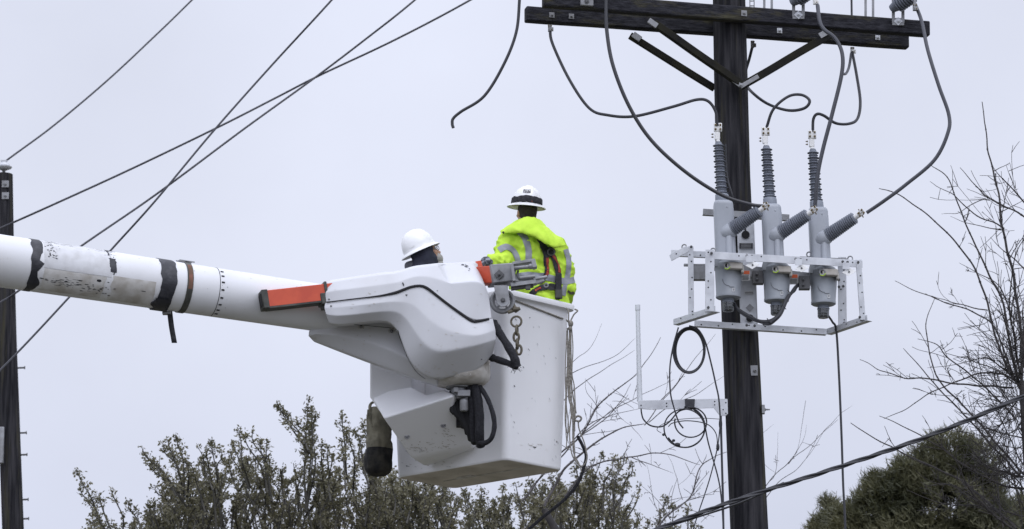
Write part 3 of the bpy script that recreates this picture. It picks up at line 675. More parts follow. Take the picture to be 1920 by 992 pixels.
# ------------------------------------------------------------------ left pole
LY = 50.0
lp = obj('utility_pole', pole_geo([(7, 327, 34), (8, 440, 35.5), (12, 620, 37), (24.5, 990, 40)], LY, 0), 'pole', smooth=True, auto=60)
tag(lp, 'distant wooden utility pole with step bolts at the left edge behind the boom', 'utility pole')
TLp = bvh(lp)
for py in (345, 367):
    g = G(); c = at(10, py, LY-.115); plate(g, c, X, Z, .042, .042, .01); bolt(g, c, -Y_, .02, .02); obj('bolt_plate', g, 'galv', lp, bevel=.002)
g = G(); b = at(7, 327, LY); g.tube([b - Z*.02, b + Z*.08], .02); obj('insulator_pin', g, 'steel', lp)
g = G(); g.lathe(b + Z*.05, Z, [(0, .03), (.025, .09), (.04, .10), (.05, .07), (.06, .075), (.085, .065), (.09, .035), (.12, .045)], 20); obj('insulator', g, 'porc', lp)
for py, s_ in ((690, 1), (812, 1), (853, 1), (937, 1), (973, 1), (575, 0)):
    g = G(); cx = 8 + (py-327)*.0255 + 18; c = at(cx-3, py, LY); g.tube([c, c + V((.085, 0, .004))], .011, 8); g.tube([c + V((.085, 0, .004)), c + V((.095, 0, .004))], .02, 8)
    if s_: obj('step_bolt', g, 'steel', lp)
g = G(); g.box(at(1, 835, LY-.17), (X, Y_, Z), (.04, .03, .22)); obj('cable_guard', g, 'galv', lp, bevel=.01)

# ================================================================== aerial lift
al = empty('bucket_lift', at(860, 900, 33.8))
tag(al, 'white fibreglass aerial lift boom with double bucket carrying the two workers', 'aerial lift')
# ---- boom
B0, B1 = at(0, 489, 32.15), at(600, 577.5, 33.15); BX = (B1 - B0).normalized(); BL = (B1 - B0).length
BN = BX.cross(Z).normalized()                     # horizontal, perpendicular
if BN.y > 0: BN = -BN
BU = BX.cross(BN).normalized(); BU = BU if BU.z > 0 else -BU
def brad(t): return .2035 - .0055 * t             # t metres along from B0
def bpt(t, a, off=0.0): return B0 + BX*t + (BN*cos(a) + BU*sin(a)) * (brad(t) + off)   # a=0 faces camera, pi/2 up
def bring(name, t0, t1, a0, a1, off, m, jag0=0, jag1=0, parent=al, nt=4, na=56, bend=0):
    g = G(); rows = []; cl = abs(a1-a0) > 6.2
    def row(u, o_):
        out = []
        for j in range(na + (0 if cl else 1)):
            a = a0 + (a1-a0)*j/na
            e0 = t0 + jag0*noise.noise(V((a*3, 1.3, t0*7))) + .16*jag0*noise.noise(V((a*14, 4, t0))); e1 = t1 + jag1*noise.noise(V((a*3, 5.3, t1*7))) + .16*jag1*noise.noise(V((a*14, 8, t1)))
            out.append(bpt(e0 + (e1-e0)*u, a, o_ ))
        return out
    rows = [row(0, 0)] + [row(i/nt, off) for i in range(nt+1)] + [row(1, 0)]
    g.sheet(rows, close=cl); return obj(name, g, m, parent)
g = G(); rows = []; na = 64
for i in range(-30, 24): 
    t = i*.12; rows.append([bpt(t, 2*pi*j/na) for j in range(na)])
g.sheet(rows, close=True); k = len(g.v); g.f += [tuple(range(na)), tuple(k-1-i for i in range(na))]; g.m += [0, 0]
boom = obj('boom', g, 'boomw', al)
pt = lambda px: px / 600 * BL
bring('tape_band', pt(45), pt(62), 0, 2*pi, .003, 'tape', .02, .05, boom)
bring('decal_panel', pt(68), pt(192), -.25, 1.25, .0025, 'panel', .006, .006, boom, nt=8)
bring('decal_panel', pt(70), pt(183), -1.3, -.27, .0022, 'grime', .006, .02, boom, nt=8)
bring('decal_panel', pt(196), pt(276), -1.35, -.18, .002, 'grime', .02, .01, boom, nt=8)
bring('tape_band', pt(284), pt(312), -2.2, 3.9, .005, 'tape', .015, .02, boom)
bring('tape_band', pt(282), pt(308), -1.75, -.8, .013, 'tape', .05, .06, boom)
bring('tape_remnant', pt(187), pt(200), -.05, .55, .004, 'tape', .03, .03, boom)
bring('tape_remnant', pt(184), pt(190), .7, 1.3, .004, 'tape', .02, .03, boom)
st = bring('ratchet_strap', pt(333), pt(344), 0, 2*pi, .006, 'darkend', 0, 0, al)
bring('strap_webbing', pt(335), pt(342.5), -.25, .9, .0075, 'brown', 0, 0, st)
bring('section_seam', pt(394), pt(395.3), -pi/2, pi/2, .0015, 'steel', 0, 0, boom)
g = G()
for a in (-1.25, -1.0, -.72, -.42, -.1, .22, .52, .8): 
    c = bpt(pt(400), a, .002); n_ = (BN*cos(a) + BU*sin(a)); w = BX; q = n_.cross(w); g.box(c, (w, q, n_), (.012, .006, .002))
obj('rivet', g, 'hole', boom)
g = G(); c = bpt(pt(338), pi/2, .012); g.torus(c + BX*.03 + BU*.012 , (BU + BN*.25).normalized(), .05, .006, 22, 6, sx=1); g.box(c, (BX, BN, BU), (.05, .035, .009)); g.tube([c - BX*.07, c + BX*.04], .008, 6)
obj('strap_buckle', g, 'galv', st, bevel=.002)
g = G(); sp = ats([(318, 583, 32.72), (320, 600, 32.72), (322, 615, 32.72), (327, 643, 32.72)], 32.7)
g.sheet([[p - X*.021, p + X*.021] for p in cr(sp, 4)]); obj('hanging_strap', g, 'black', al, solid=.006)
g = G(); g.box(at(313, 587, 32.72), (X, Y_, Z), (.035, .03, .012)); obj('strap_clip', g, 'galv', al, bevel=.003)
# scuffs and scratches on the boom (flecks of black rubber and worn gelcoat)
g = G(); rr = random.Random(3)
def fleck(t, a, lt, la, off=.0028, n=7):
    c = []; 
    for j in range(n):
        th = 2*pi*j/n; k_ = rr.uniform(.55, 1.1); c.append(bpt(t + cos(th)*lt*k_, a + sin(th)*la*k_/.2, off))
    g.add(c, [tuple(range(n))])
for _ in range(60): fleck(pt(rr.gauss(112, 24)), rr.gauss(-.72, .10), rr.uniform(.003, .03), rr.uniform(.001, .0045))
for _ in range(40): fleck(pt(rr.gauss(172, 12)), rr.gauss(-.80, .12), rr.uniform(.003, .02), rr.uniform(.001, .005))
for _ in range(60): fleck(pt(rr.gauss(82, 7)), rr.uniform(.15, 1.3), rr.uniform(.002, .014), rr.uniform(.002, .008))
for _ in range(40): fleck(pt(rr.uniform(70, 200)), rr.gauss(1.1, .15), rr.uniform(.003, .035), rr.uniform(.0008, .003))
for _ in range(30): fleck(pt(rr.gauss(193, 5)), rr.uniform(-.15, 1.25), rr.uniform(.002, .010), rr.uniform(.002, .008))
for _ in range(40): fleck(pt(rr.uniform(200, 590)), rr.uniform(-1.0, 1.3), rr.uniform(.001, .008), rr.uniform(.0008, .003))
fleck(pt(172), -.45, .022, .014); fleck(pt(255), -.62, .03, .004)
obj('scuff_mark', g, 'tape', boom)

# ---- jib (orange box beam through the cover)
J0, J1 = at(491, 564, 32.70), at(740, 536, 32.95); JX = (J1-J0).normalized(); JU = (Z - JX*Z.dot(JX)).normalized(); JN = JX.cross(JU)
def jb(a, b, h0, h1, th, m, name, parent=al, bev=.006):
    g = G(); g.sheet([[p + JN*th/2*s1 + JU*h/2*s2 for s1, s2 in ((-1, -1), (1, -1), (1, 1), (-1, 1))] for p, h in ((a, h0), (b, h1))], close=True)
    g.f += [(0, 1, 2, 3), (7, 6, 5, 4)]; g.m += [0, 0]; return obj(name, g, m, parent, bevel=bev)
jib = jb(J0 + JX*.035, J1, .135, .135, .13, 'orange', 'jib')
jb(J0 - JX*.008, J0 + JX*.042, .150, .150, .146, 'darkend', 'jib_end_cap', jib)
g = G(); g.box(J0 - JX*.010, (JX, JN, JU), (.002, .05, .05)); obj('cap_recess', g, 'hole', jib)
g = G(); a = J0 + JX*.03 - JU*.071; b = J0.lerp(J1, .47) - JU*.071; g.beam(a, b, .014, .134, up=JU); obj('bottom_strip', g, 'darkend', jib)  # thin dark strip along the underside of the jib
g = G(); c = J0.lerp(J1, .455); g.box(c - JU*.05, (JX, JN, JU), (.035, .075, .045)); g.beam(c - JU*.06, c - JU*.13 - JX*.01, .05, .05, up=X); g.box(c + JX*.018, (JX, JN, JU), (.012, .078, .085)); obj('jib_collar', g, 'darkend', al, bevel=.008)

# ---- moulded covers
def loft(rings, name, m, parent=al, sub=2, closed=True, crease=None):
    k0 = len(rings[0]); R2 = []
    for ring in rings:
        q = []
        for a in range(k0):
            p, nx = ring[a], ring[(a+1) % k0]; q += [p, p.lerp(nx, .14), p.lerp(nx, .86)]
        R2.append(q)
    rings = [[p.lerp(q, .12) for p, q in zip(R2[0], R2[1])]] ; rings = [R2[0]] + rings + R2[1:-1] + [[p.lerp(q, .12) for p, q in zip(R2[-1], R2[-2])], R2[-1]]
    g = G(); g.sheet(rings, close=closed); n = len(rings[0]); k = len(g.v)
    g.f += [tuple(range(n)), tuple(k-n+i for i in range(n))[::-1]]; g.m += [0, 0]
    o = obj(name, g, m, parent, sub=sub)
    if crease:
        me = o.data; at_ = me.attributes.new('crease_edge', 'FLOAT', 'EDGE'); 
        for e_ in me.edges:
            i, j = e_.vertices
            val = crease(i // n, (i % n) / 3, j // n, (j % n) / 3)
            at_.data[e_.index].value = val
    return o
BK = 33.62
lid_c = [  # (seam), (mid), (top edge), (top back)
 ((609, 566, 33.06), (610.5, 548, 33.05), (613.5, 529, 33.10), (622, 524.5)),
 ((625, 564.5, 33.03), (626, 545, 33.03), (628, 526.5, 33.08), (636, 522)),
 ((660, 561, 33.0), (661, 541, 33.0), (662, 522, 33.06), (668, 517.5)),
 ((712, 554, 32.99), (713, 534, 33.0), (713, 513.5, 33.06), (718, 509)),
 ((738, 549.5, 32.99), (739, 531, 33.0), (738, 513, 33.06), (743, 508.5)),
 ((755, 543, 32.95), (756, 526, 32.96), (755, 507.5, 33.02), (758, 504)),
 ((771, 537, 32.92), (772, 519, 32.93), (772, 501.5, 33.0), (775, 498)),
 ((789, 535, 32.90), (795, 517, 32.91), (797, 498.5, 32.98), (799, 495.5)),
 ((803, 541, 32.89), (812, 520, 32.90), (817, 496.5, 32.97), (817, 493.5)),
 ((824, 557, 32.88), (838, 529, 32.89), (819.5, 495.5, 32.98), (821, 493)),
 ((840, 569, 32.88), (846, 531.5, 32.89), (827, 495.5, 33.28), (829, 493)),
 ((864, 586, 32.89), (869, 529, 32.90), (860, 494.5, 33.32), (862, 491.5)),
 ((886, 601.5, 32.92), (895, 526, 32.93), (882, 492.5, 33.33), (884, 489.8)),
 ((905, 600, 32.96), (909, 534, 32.98), (889, 492.3, 33.36), (890, 489.6)),
 ((922, 596.5, 33.02), (916, 552, 33.05), (896, 500, 33.40), (895, 492)),
]
def fw(c):
    s_ = .31*max(0, min(1, (800 - c[0]) / 90.0)); return (c[0], c[1], c[2] - s_)
lid_c = [tuple(fw(p) if len(p) == 3 else p for p in c) for c in lid_c]
rings = [[at(*c[0]), at(*c[1]), at(*c[2]), at(*c[3], BK-.06), at(c[3][0], c[0][1]-4, BK-.02)] for c in lid_c]
def cz(i, a, j, b):
    if i != j and abs(a - b) < .01 and abs(a - 1) < .01 and min(i, j) >= 10: return .85
    if i == j and i in (10, 11) and .9 < min(a, b) and max(a, b) < 2.1: return .6
    if i != j and a == b: return {0: 1.0, 1: .0, 2: .25, 3: .2, 4: .5}[a] if a in (0, 1, 2, 3, 4) else 0
    if i == j and i in (0, len(lid_c)+1): return .6
    return 0
lid = loft(rings, 'jib_cover_lid', 'cover', crease=cz)
lid['label'] = 'upper half of the moulded white cover'
body_c = [ # seam, mid, crease(front lower), lip bottom, (bottom back px)
 ((609, 567.2, 33.06), (608, 577, 33.05), (611, 589, 33.05), (617, 605, 33.10)),
 ((625, 565.7, 33.03), (624, 577, 33.02), (628, 593, 33.02), (632, 610, 33.09)),
 ((660, 562.2, 33.0), (660, 574, 32.99), (662, 590.5, 33.0), (665, 606.5, 33.09)),
 ((712, 555.2, 32.99), (711, 568, 32.98), (713, 584, 33.0), (714, 600.5, 33.09)),
 ((738, 550.7, 32.99), (738, 565, 32.97), (741, 583, 32.99), (734, 605, 33.08)),
 ((755, 544.2, 32.95), (757, 566, 32.94), (758, 592, 32.96), (747, 622, 33.07)),
 ((771, 538.2, 32.92), (774, 570, 32.91), (772, 612, 32.94), (756, 650, 33.06)),
 ((789, 536.2, 32.90), (791, 585, 32.87), (790, 640, 32.90), (770, 684, 33.06)),
 ((803, 542.2, 32.89), (805, 600, 32.86), (806, 655, 32.88), (790, 703, 33.08)),
 ((822, 556.7, 32.88), (822, 612, 32.85), (824, 661, 32.87), (818, 712, 33.10)),
 ((840, 570.2, 32.88), (843, 622, 32.85), (846, 658, 32.87), (840, 707, 33.10)),
 ((864, 587.2, 32.89), (868, 627, 32.86), (870, 653, 32.88), (868, 703, 33.11)),
 ((886, 602.7, 32.92), (892, 630, 32.88), (893, 648, 32.90), (893, 695, 33.12)),
 ((905, 601.2, 32.96), (912, 625, 32.93), (914, 642, 32.95), (910, 680, 33.14)),
 ((924, 597.7, 33.02), (929, 618, 33.03), (930, 637, 33.05), (924, 664, 33.18)),
]
body_c = [tuple(fw(p) for p in c) for c in body_c]
rings = [[at(*c[0]), at(*c[1]), at(*c[2]), at(*c[3]), at(c[3][0]+2, c[3][1]+10, BK-.02), at(c[0][0], c[0][1]+3, BK)] for c in body_c]
def cz2(i, a, j, b):
    if i != j and a == b: return {0: 1.0, 3: .3, 4: .5, 5: .5}.get(a, 0)
    if i == j and i in (0, len(body_c)+1): return .5
    return 0
cov = loft(rings, 'jib_cover_base', 'cover', crease=cz2); cov['label'] = 'bulging lower half of the moulded white cover'
# lower cone
cone_c = [
 ((578, 621, 33.13), (577, 630, 33.12), (584, 637, 33.22)),
 ((600, 604, 33.10), (600, 624, 33.09), (604, 645, 33.20)),
 ((640, 600, 33.12), (640, 630, 33.10), (642, 660, 33.20)),
 ((694, 597, 33.13), (694, 640, 33.10), (696, 680.5, 33.2)),
 ((745, 600, 33.13), (745, 662, 33.08), (748, 699.5, 33.2)),
 ((780, 620, 33.13), (782, 682, 33.07), (782, 712, 33.2)),
 ((820, 640, 33.14), (822, 700, 33.08), (822, 723, 33.2)),
]
rings = [[at(*c[0]), at(*c[1]), at(*c[2]), at(c[2][0]+4, c[2][1]+4, BK-.1), at(c[0][0]+4, c[0][1]+6, BK-.05)] for c in cone_c]
cone = loft(rings, 'elbow_casting', 'cover'); cone['label'] = 'tapered underside casting of the boom tip'
# drum below
g = G(); dc = at(862, 690, 33.33); g.lathe(dc, -Z, [(-.12, .235), (-.02, .242), (.05, .245), (.10, .238), (.135, .20), (.15, .12)], 40); drum = obj('rotator_drum', g, 'dirtyw', al)
TC = bvh(lid, cov, cone, drum)
# gaskets & bits on the cover
def seam(T, pts, gap=4.5):
    P = cr([V((p[0], p[1], p[2])) for p in pts], 6); g = G(); rows = []
    for i, p in enumerate(P):
        a = P[max(i-1, 0)]; b = P[min(i+1, len(P)-1)]; d = V((b.x-a.x, b.y-a.y)).normalized(); n = V((-d.y, d.x))
        h1, h2 = hit(T, p.x + n.x*gap, p.y + n.y*gap, 0), hit(T, p.x - n.x*gap, p.y - n.y*gap, 0)
        if h1 is None or h2 is None: continue
        c = (h1 + h2)/2 + (CAM - h1).normalized()*.006; q = (h1 - h2).normalized()*(p.z/ppm(c.y)/2); rows.append([c - q, c + q])
    g.sheet(rows); return g
sg = seam(TC, [(612, 567, 1.4), (650, 562, 1.6), (689, 557.6, 2.0), (715, 554.3, 3.2), (741, 549, 5.2), (756, 543.5, 5.2), (771, 538, 4.8), (788, 536, 4.8), (801, 540.5, 5.2), (820, 555, 4.8), (838, 569, 4.8), (864, 588, 5.0), (885, 601.5, 5.6), (897, 602, 5.2), (917, 598, 4.0)])
obj('seam_gasket', sg, 'hole', al, solid=.006)
obj('flange_line', ribbon(TC, [(664, 608, .8), (700, 612, 1.0), (742, 617, 1.2), (748, 628, 2.0), (754, 645, 1.2), (764, 670, .9), (781, 697, .8), (800, 712, .7)], 1, .003), 'steel', al)
g = G()
for px, py, r in ((617, 561, .009), (621, 574, .009), (762, 553, .009), (677, 613, .014), (734, 621, .016), (903, 673, .008), (924, 598, .008), (820, 545, .005)):
    h = hit(TC, px, py, .0)
    if h: g.ball(h, r, n=10)
obj('cover_screw', g, 'galv', al)
g = G()
for px, py in ((677, 613), (734, 621)):
    h = hit(TC, px, py, .004)
    if h: g.torus(h, (h-CAM).normalized(), .022, .003, 18, 6)
obj('screw_recess', g, 'dirtyw', al)
g = G(); h = hit(TC, 755.5, 533, .006); g.beam(h + V((-.004, 0, .012)), h + V((.006, 0, -.012)), .008, .006, up=X); obj('latch_slot', g, 'hole', al)
def marks(spec, T, name, m, parent=al, seed=1, off=.003):
    rr_ = random.Random(seed); g = G()
    for px, py, w, h, ang, cnt in spec:
        for _ in range(cnt):
            cx, cy = rr_.gauss(px, w), rr_.gauss(py, h); l = rr_.uniform(1, 4.0); b = rr_.uniform(.4, 1.3); P = []
            for j in range(6):
                th = 2*pi*j/6; u, v = cos(th)*l*rr_.uniform(.6, 1.1), sin(th)*b*rr_.uniform(.6, 1.1)
                q = hit(T, cx + u*cos(ang) - v*sin(ang), cy + u*sin(ang) + v*cos(ang), off)
                if q is None: P = None; break
                P.append(q)
            if P and max((P[0]-p).length for p in P) < .12: g.add(P, [tuple(range(6))])
    return obj(name, g, m, parent)
marks([(872, 500, 2.5, 1.5, .6, 6), (879, 504, 1.5, 1, .8, 3), (867, 497, 1.5, 1, .2, 2)], TC, 'scuff_mark', 'tape', lid, 4)
marks([(850, 620, 40, 30, .2, 22), (700, 560, 45, 12, .1, 16), (690, 640, 50, 12, .3, 18)], TC, 'worn_patch', 'grime', cov, 16, .002)
marks([(845, 700, 22, 5, .1, 30), (800, 690, 20, 8, .2, 14)], TC, 'scuff_mark', 'grime', cov, 6)
# ---- bucket (two-man tub)
e1 = V((-cos(R_(43)), sin(R_(43)), 0)); e2 = V((sin(R_(43)), cos(R_(43)), 0))
NB = at(948, 862, 33.6); BH = at(950, 547, 33.6).z - NB.z; LA, LB = 1.235, .69
def rrect(z, out, rr, k=7):
    pts = []; x0, x1, y0, y1 = -out, LA + out, -out, LB + out
    for cx, cy, a0 in ((x0+rr, y0+rr, pi), (x1-rr, y0+rr, 1.5*pi), (x1-rr, y1-rr, 0), (x0+rr, y1-rr, .5*pi)):
        for j in range(k+1):
            a = a0 + (pi/2)*j/k; u, v = cx + cos(a)*rr, cy + sin(a)*rr
            pts.append(NB + e1*u + e2*v + Z*z)
    return pts
rows = []
for z, o_, r_ in ((0.0, -.016, .055), (.003, -.008, .06), (.010, -.002, .06), (.024, 0, .06), (.3, .012, .062), (.7, .026, .066), (BH-.075, .046, .07), (BH-.06, .050, .07), (BH-.052, .062, .075), (BH-.045, .085, .085), (BH-.012, .092, .09), (BH, .085, .085), (BH-.004, .062, .07), (BH-.02, .040, .06), (.25, .0, .05), (.22, -.02, .05)):
    rows.append(rrect(z, o_, r_))
g = G(); g.sheet(rows, close=True); n = len(rows[0]); k = len(g.v)
g.f += [tuple(range(n)), tuple(k-n+i for i in range(n))[::-1]]; g.m += [0, 0]
for q_, f_ in enumerate(g.f):
    if sum(g.v[i].z for i in f_)/len(f_) < NB.z + .003: g.m[q_] = 1
bk = obj('bucket', g, ['white', 'under'], al, auto=50)
TBk = bvh(bk)
# underside ribs
g = G(); P = lambda u, v, z=0: NB + e1*u + e2*v + Z*z
g.beam(P(.15, .36, -.001), P(LA-.2, .36, -.001), .010, .016)
g.box(P(.75, .33, -.004), (e1, e2, Z), (.08, .03, .008))
obj('underside_rib', g, 'dirtyw', bk, bevel=.004)
marks([(990, 835, 8, 3, .2, 7), (800, 868, 20, 5, .2, 8), (1005, 838, 5, 3, .3, 4)], TBk, 'scuff_mark', 'grime', bk, 8)
marks([(1000, 700, 40, 90, 1.2, 26), (800, 860, 40, 14, .2, 16), (1040, 840, 12, 14, 1.3, 8)], TBk, 'worn_patch', 'panel', bk, 15)
marks([(1003, 838, 3, 1, .3, 3), (763, 874, 3, .8, 0, 3), (992, 595, 1, 1, 0, 1), (976, 700, 25, 60, 1, 6)], TBk, 'scratch', 'steel', bk, 9)
# ---- mounting bracket cover under the drum
def poly3(pts, Y): return [at(p[0], p[1], p[2] if len(p) > 2 else Y) for p in pts]
g = G(); g.prism(poly3([(693, 640), (693, 744), (712, 772), (774, 760), (774, 640)], 33.72), V((.12, .62, 0)))
obj('mounting_plate', g, 'white', al, bevel=.02, seg=4)
fA = poly3([(693, 738, 33.42), (719, 784, 33.38), (784, 768, 33.30), (829, 756, 33.25), (852, 742, 33.24), (832, 730, 33.34), (800, 741, 33.40), (770, 726, 33.44)], 33.3)
fB = poly3([(719, 784, 33.38), (829, 756, 33.25), (852, 742, 33.24), (846, 764, 33.34), (886, 829, 33.60), (770, 855, 33.68)], 33.4)
low = poly3([(770, 855, 33.68), (886, 829, 33.60), (884, 837, 33.68), (784, 861, 33.76)], 33.6)
def onplane(px, py, a, b, c):
    n = (b-a).cross(c-a); d = ray(px, py); return CAM + d * ((a-CAM).dot(n) / d.dot(n))
sh = V((.06, .35, .02)); g = G()
a1, a3, a9, a5 = at(719, 784, 33.38), at(853, 741, 33.24), at(769, 855, 33.76), at(800, 741, 33.42)
vs = [onplane(693, 738, a1, a3, a5), a1, a3, onplane(832, 730, a1, a3, a5), a5, onplane(770, 726, a1, a3, a5),
      onplane(849, 766, a1, a3, a9), onplane(886, 829, a1, a3, a9), a9]
vs += [vs[7] + V((0, .05, -.03)), a9 + V((.05, .05, -.03))]
n0 = len(vs); vs += [v + sh for v in vs]
loop_ = [0, 5, 4, 3, 2, 6, 7, 9, 10, 8, 1]
fs = [(0, 1, 2, 3, 4, 5), (1, 8, 7, 6, 2), (8, 10, 9, 7)] + [(a_, b_, b_+n0, a_+n0) for a_, b_ in zip(loop_, loop_[1:] + loop_[:1])] + [tuple(x_+n0 for x_ in loop_)]
g.add(vs, fs); g.m[1] = 1; g.m[2] = 1; bc = obj('bracket_cover', g, ['white', 'white'], al, bevel=.020, seg=5, auto=60)
TBc = bvh(bc)
g = G()
for px, py in ((763, 818), (831, 797)):
    h = hit(TBc, px, py, .002)
    if h: g.torus(h, (h-CAM).normalized(), .017, .005, 18, 8); g.ball(h, .009)
obj('cover_screw', g, 'galv', bc)
g = G()
for px, py in ((763, 818), (831, 797)):
    h = hit(TBc, px, py, .004)
    if h: g.lathe(h, (CAM-h), [(0, .012), (.002, .012)], 14)
obj('screw_hole', g, 'steel', bc)
marks([(790, 840, 18, 5, .1, 26), (840, 815, 10, 10, .4, 20), (815, 835, 30, 4, -.2, 18)], TBc, 'scuff_mark', 'grime', bc, 11)
marks([(786, 843, 3, 4, .8, 8), (800, 735, 6, 3, .3, 3)], TBc, 'paint_chip', 'label', bc, 12)
g = G(); h = hit(TBk, 824, 857, .006); q = (e1).normalized(); plate(g, h, q, Z, .034, .026, .004); obj('inspection_sticker', g, 'lime', bk)
# neck, valve block and hoses
g = G(); g.lathe(at(862, 722, 33.36), -Z, [(0, .11), (.03, .11), (.035, .07), (.12, .065)], 24); obj('neck', g, 'galv', al)
g = G(); g.box(at(870, 738, 33.25), (X, Y_, Z), (.05, .03, .025)); g.box(at(855, 732, 33.25), (X, Y_, Z), (.02, .03, .02)); g.lathe(at(870, 748, 33.27), -Z, [(0, .02), (.01, .034), (.09, .034), (.10, .028)], 16); obj('valve_block', g, 'galv', al, bevel=.004)
g = G(); g.box(at(872, 768, 33.50), (X, Y_, Z), (.07, .06, .14))
for x0, x1, yb in ((848, 858, 784), (852, 866, 800), (858, 874, 812), (862, 880, 824), (874, 886, 830)): g.tube(cr(ats([(x0, 735, 33.4), (x0+2, 770, 33.36), (x1, yb-15, 33.38), (x1+4, yb, 33.44)], 33.4), 5), .03, 8)
obj('valve_housing', g, 'hole', al, bevel=.02)
def hose(pts, r, Y=33.2, m='hose', name='hydraulic_hose', fuzz=.12):
    P = cr(ats(pts, Y), 8); rad = [r*(1 + fuzz*noise.noise(p*22)) for p in P]; g = G(); g.tube(P, rad, 10); return obj(name, g, m, al)
hose([(888, 722, 33.3), (895, 745, 33.25), (899, 780, 33.25), (899, 815, 33.28), (901, 836, 33.35)], .038)
hose([(900, 725, 33.28), (914, 748, 33.2), (924, 775, 33.18), (927, 800, 33.18), (921, 822, 33.2), (908, 831, 33.26), (896, 828, 33.3)], .020)
hose([(880, 725, 33.3), (886, 760, 33.28), (887, 800, 33.32), (890, 828, 33.36)], .03)
hose([(925, 606, 33.2), (935, 622, 33.14), (950, 645, 33.08), (963, 668, 33.05), (969, 688, 33.06)], .034, fuzz=.3)
hose([(915, 668, 33.25), (932, 674, 33.15), (950, 680, 33.1), (970, 687, 33.06)], .028, fuzz=.3)
g = G(); rr = random.Random(5)
for _ in range(36):
    a = at(rr.uniform(955, 974), rr.uniform(676, 692), 33.04); g.tube([a, a + V((rr.uniform(-.03, .03), rr.uniform(-.02, .02), rr.uniform(-.05, .02)))], .0018, 4)
obj('frayed_sleeve', g, 'hose', al)
# ---- jib head and sheave
HY = 33.14; A = lambda x, y, dy=0: at(x, y, HY + dy)
hx = (A(961, 494) - A(916, 500)).normalized(); hz = (Z - hx*Z.dot(hx)).normalized()
jb(at(893, 519, 33.34), A(918, 517, .1), .145, .140, .12, 'orange', 'jib_extension')
jh = jb(A(917, 518, .1), A(961, 514.5, .1), .152, .150, .20, 'galv', 'jib_head', al, .008)
g = G(); plate(g, A(936, 515, -.012), d1, d2, .03, .03, .012); bolt(g, A(936, 515, -.018), -Y_, .016, .014, k=4); obj('pivot_washer', g, 'steel', jh, bevel=.002)
g = G()
g.beam(A(961, 496), A(1001, 490), .022, .10); g.tube([A(962, 503, -.03), A(992, 500, -.03)], .018, 10); g.tube([A(992, 500, -.03), A(1003, 498, -.03)], .024, 10)
g.beam(A(999, 488, -.01), A(1003, 503, -.01), .035, .09, up=X)
g.tube(cr([A(966, 506), A(963, 515), A(965, 524), A(974, 528), A(1002, 526)], 5), .012, 10); g.tube(cr([A(972, 507, .02), A(970, 515, .02), A(973, 522, .02), A(980, 524, .02), A(1003, 521, .02)], 5), .010, 10)
g.tube([A(974, 521, -.03), A(1003, 518, -.03)], .014, 10); g.beam(A(958, 536), A(1005, 530), .03, .09); g.beam(A(1001, 531), A(1020, 524), .035, .05); g.tube([A(1000, 524, -.02), A(1026, 519, -.02)], .014, 10); g.torus(A(1024, 535), Y_, .016, .006, 16, 6); g.box(A(962, 515), (hx, Y_, hz), (.012, .09, .07))
obj('rope_guide_fork', g, 'galv', jh, bevel=.002)
g = G(); g.tube([A(958, 541), A(1000, 535)], .02, 8); g.box(A(990, 538), (X, Y_, Z), (.02, .03, .02)); obj('winch_hook_lug', g, 'steel', jh)
def clev(dy):
    g = G(); pr = [(926, 535), (952, 535)] + [(943 + 12.5*cos(t_), 563 + 12.5*sin(t_)) for t_ in [pi*i/8 for i in range(9)]]
    g.prism([A(x, y, dy) for x, y in pr], V((0, .012, 0))); return obj('sheave_cheek', g, 'galv', jh, bevel=.003)
clev(-.02); clev(.10); g = G(); g.tube([A(943, 563, -.035), A(943, 563, .13)], .014, 10); bolt(g, A(943, 563, -.02), -Y_, .02, .01); obj('sheave_pin', g, 'steel', jh)
g = G(); c = A(942, 565, .045); R = 22.5/ppm(HY)
g.torus(c - Y_*.014, Y_, R-.008, .013, 36, 8); g.torus(c + Y_*.014, Y_, R-.008, .013, 36, 8); g.torus(c, Y_, R-.022, .012, 36, 8); g.lathe(c - Y_*.02, Y_, [(0, .03), (.04, .03)], 16)
for k in range(5): t_ = 2*pi*k/5+.3; g.beam(c + V((cos(t_), 0, sin(t_)))*.02, c + V((cos(t_), 0, sin(t_)))*(R-.02), .016, .016, up=Y_)
obj('sheave', g, 'galv', jh)
# control box orange behind the head (release handle)
g = G(); g.prism(ats([(891, 490), (902, 488), (906, 503), (897, 506)], 33.5), V((0, .06, 0))); obj('control_grip', g, 'orange', al, bevel=.004)
# ---- chain
ch = G(); c0 = A(967, 580, .02)
ch.ball(c0, (.035, .03, .022)); ch.tube([A(962, 570, .04), A(968, 585, .02)], .014, 8); ch.tube([A(952, 586, .02), A(975, 578, .02)], .014, 8)
ch.torus(A(968, 603, .02), (Y_ + X*.2).normalized(), .042, .009, 20, 8)
tip = [(969, 619), (968, 632), (970, 645), (973, 656)]
for i, (x, y) in enumerate(tip):
    ax = Y_ if i % 2 else (X + Y_*.3).normalized(); c = A(x, y, .02); pts = []
    side = V((1, 0, 0)) if i % 2 else V((.25, .95, 0)).normalized()
    for j in range(16): t_ = 2*pi*j/16; pts.append(c + side*cos(t_)*.021 + Z*(sin(t_)*.038))
    ch.tube(pts, .0098, 8, close=True)
tag(obj('chain', ch, ['chain']), 'short rusty chain and shackle hanging under the grey pulley wheel', 'chain')
ch2 = None

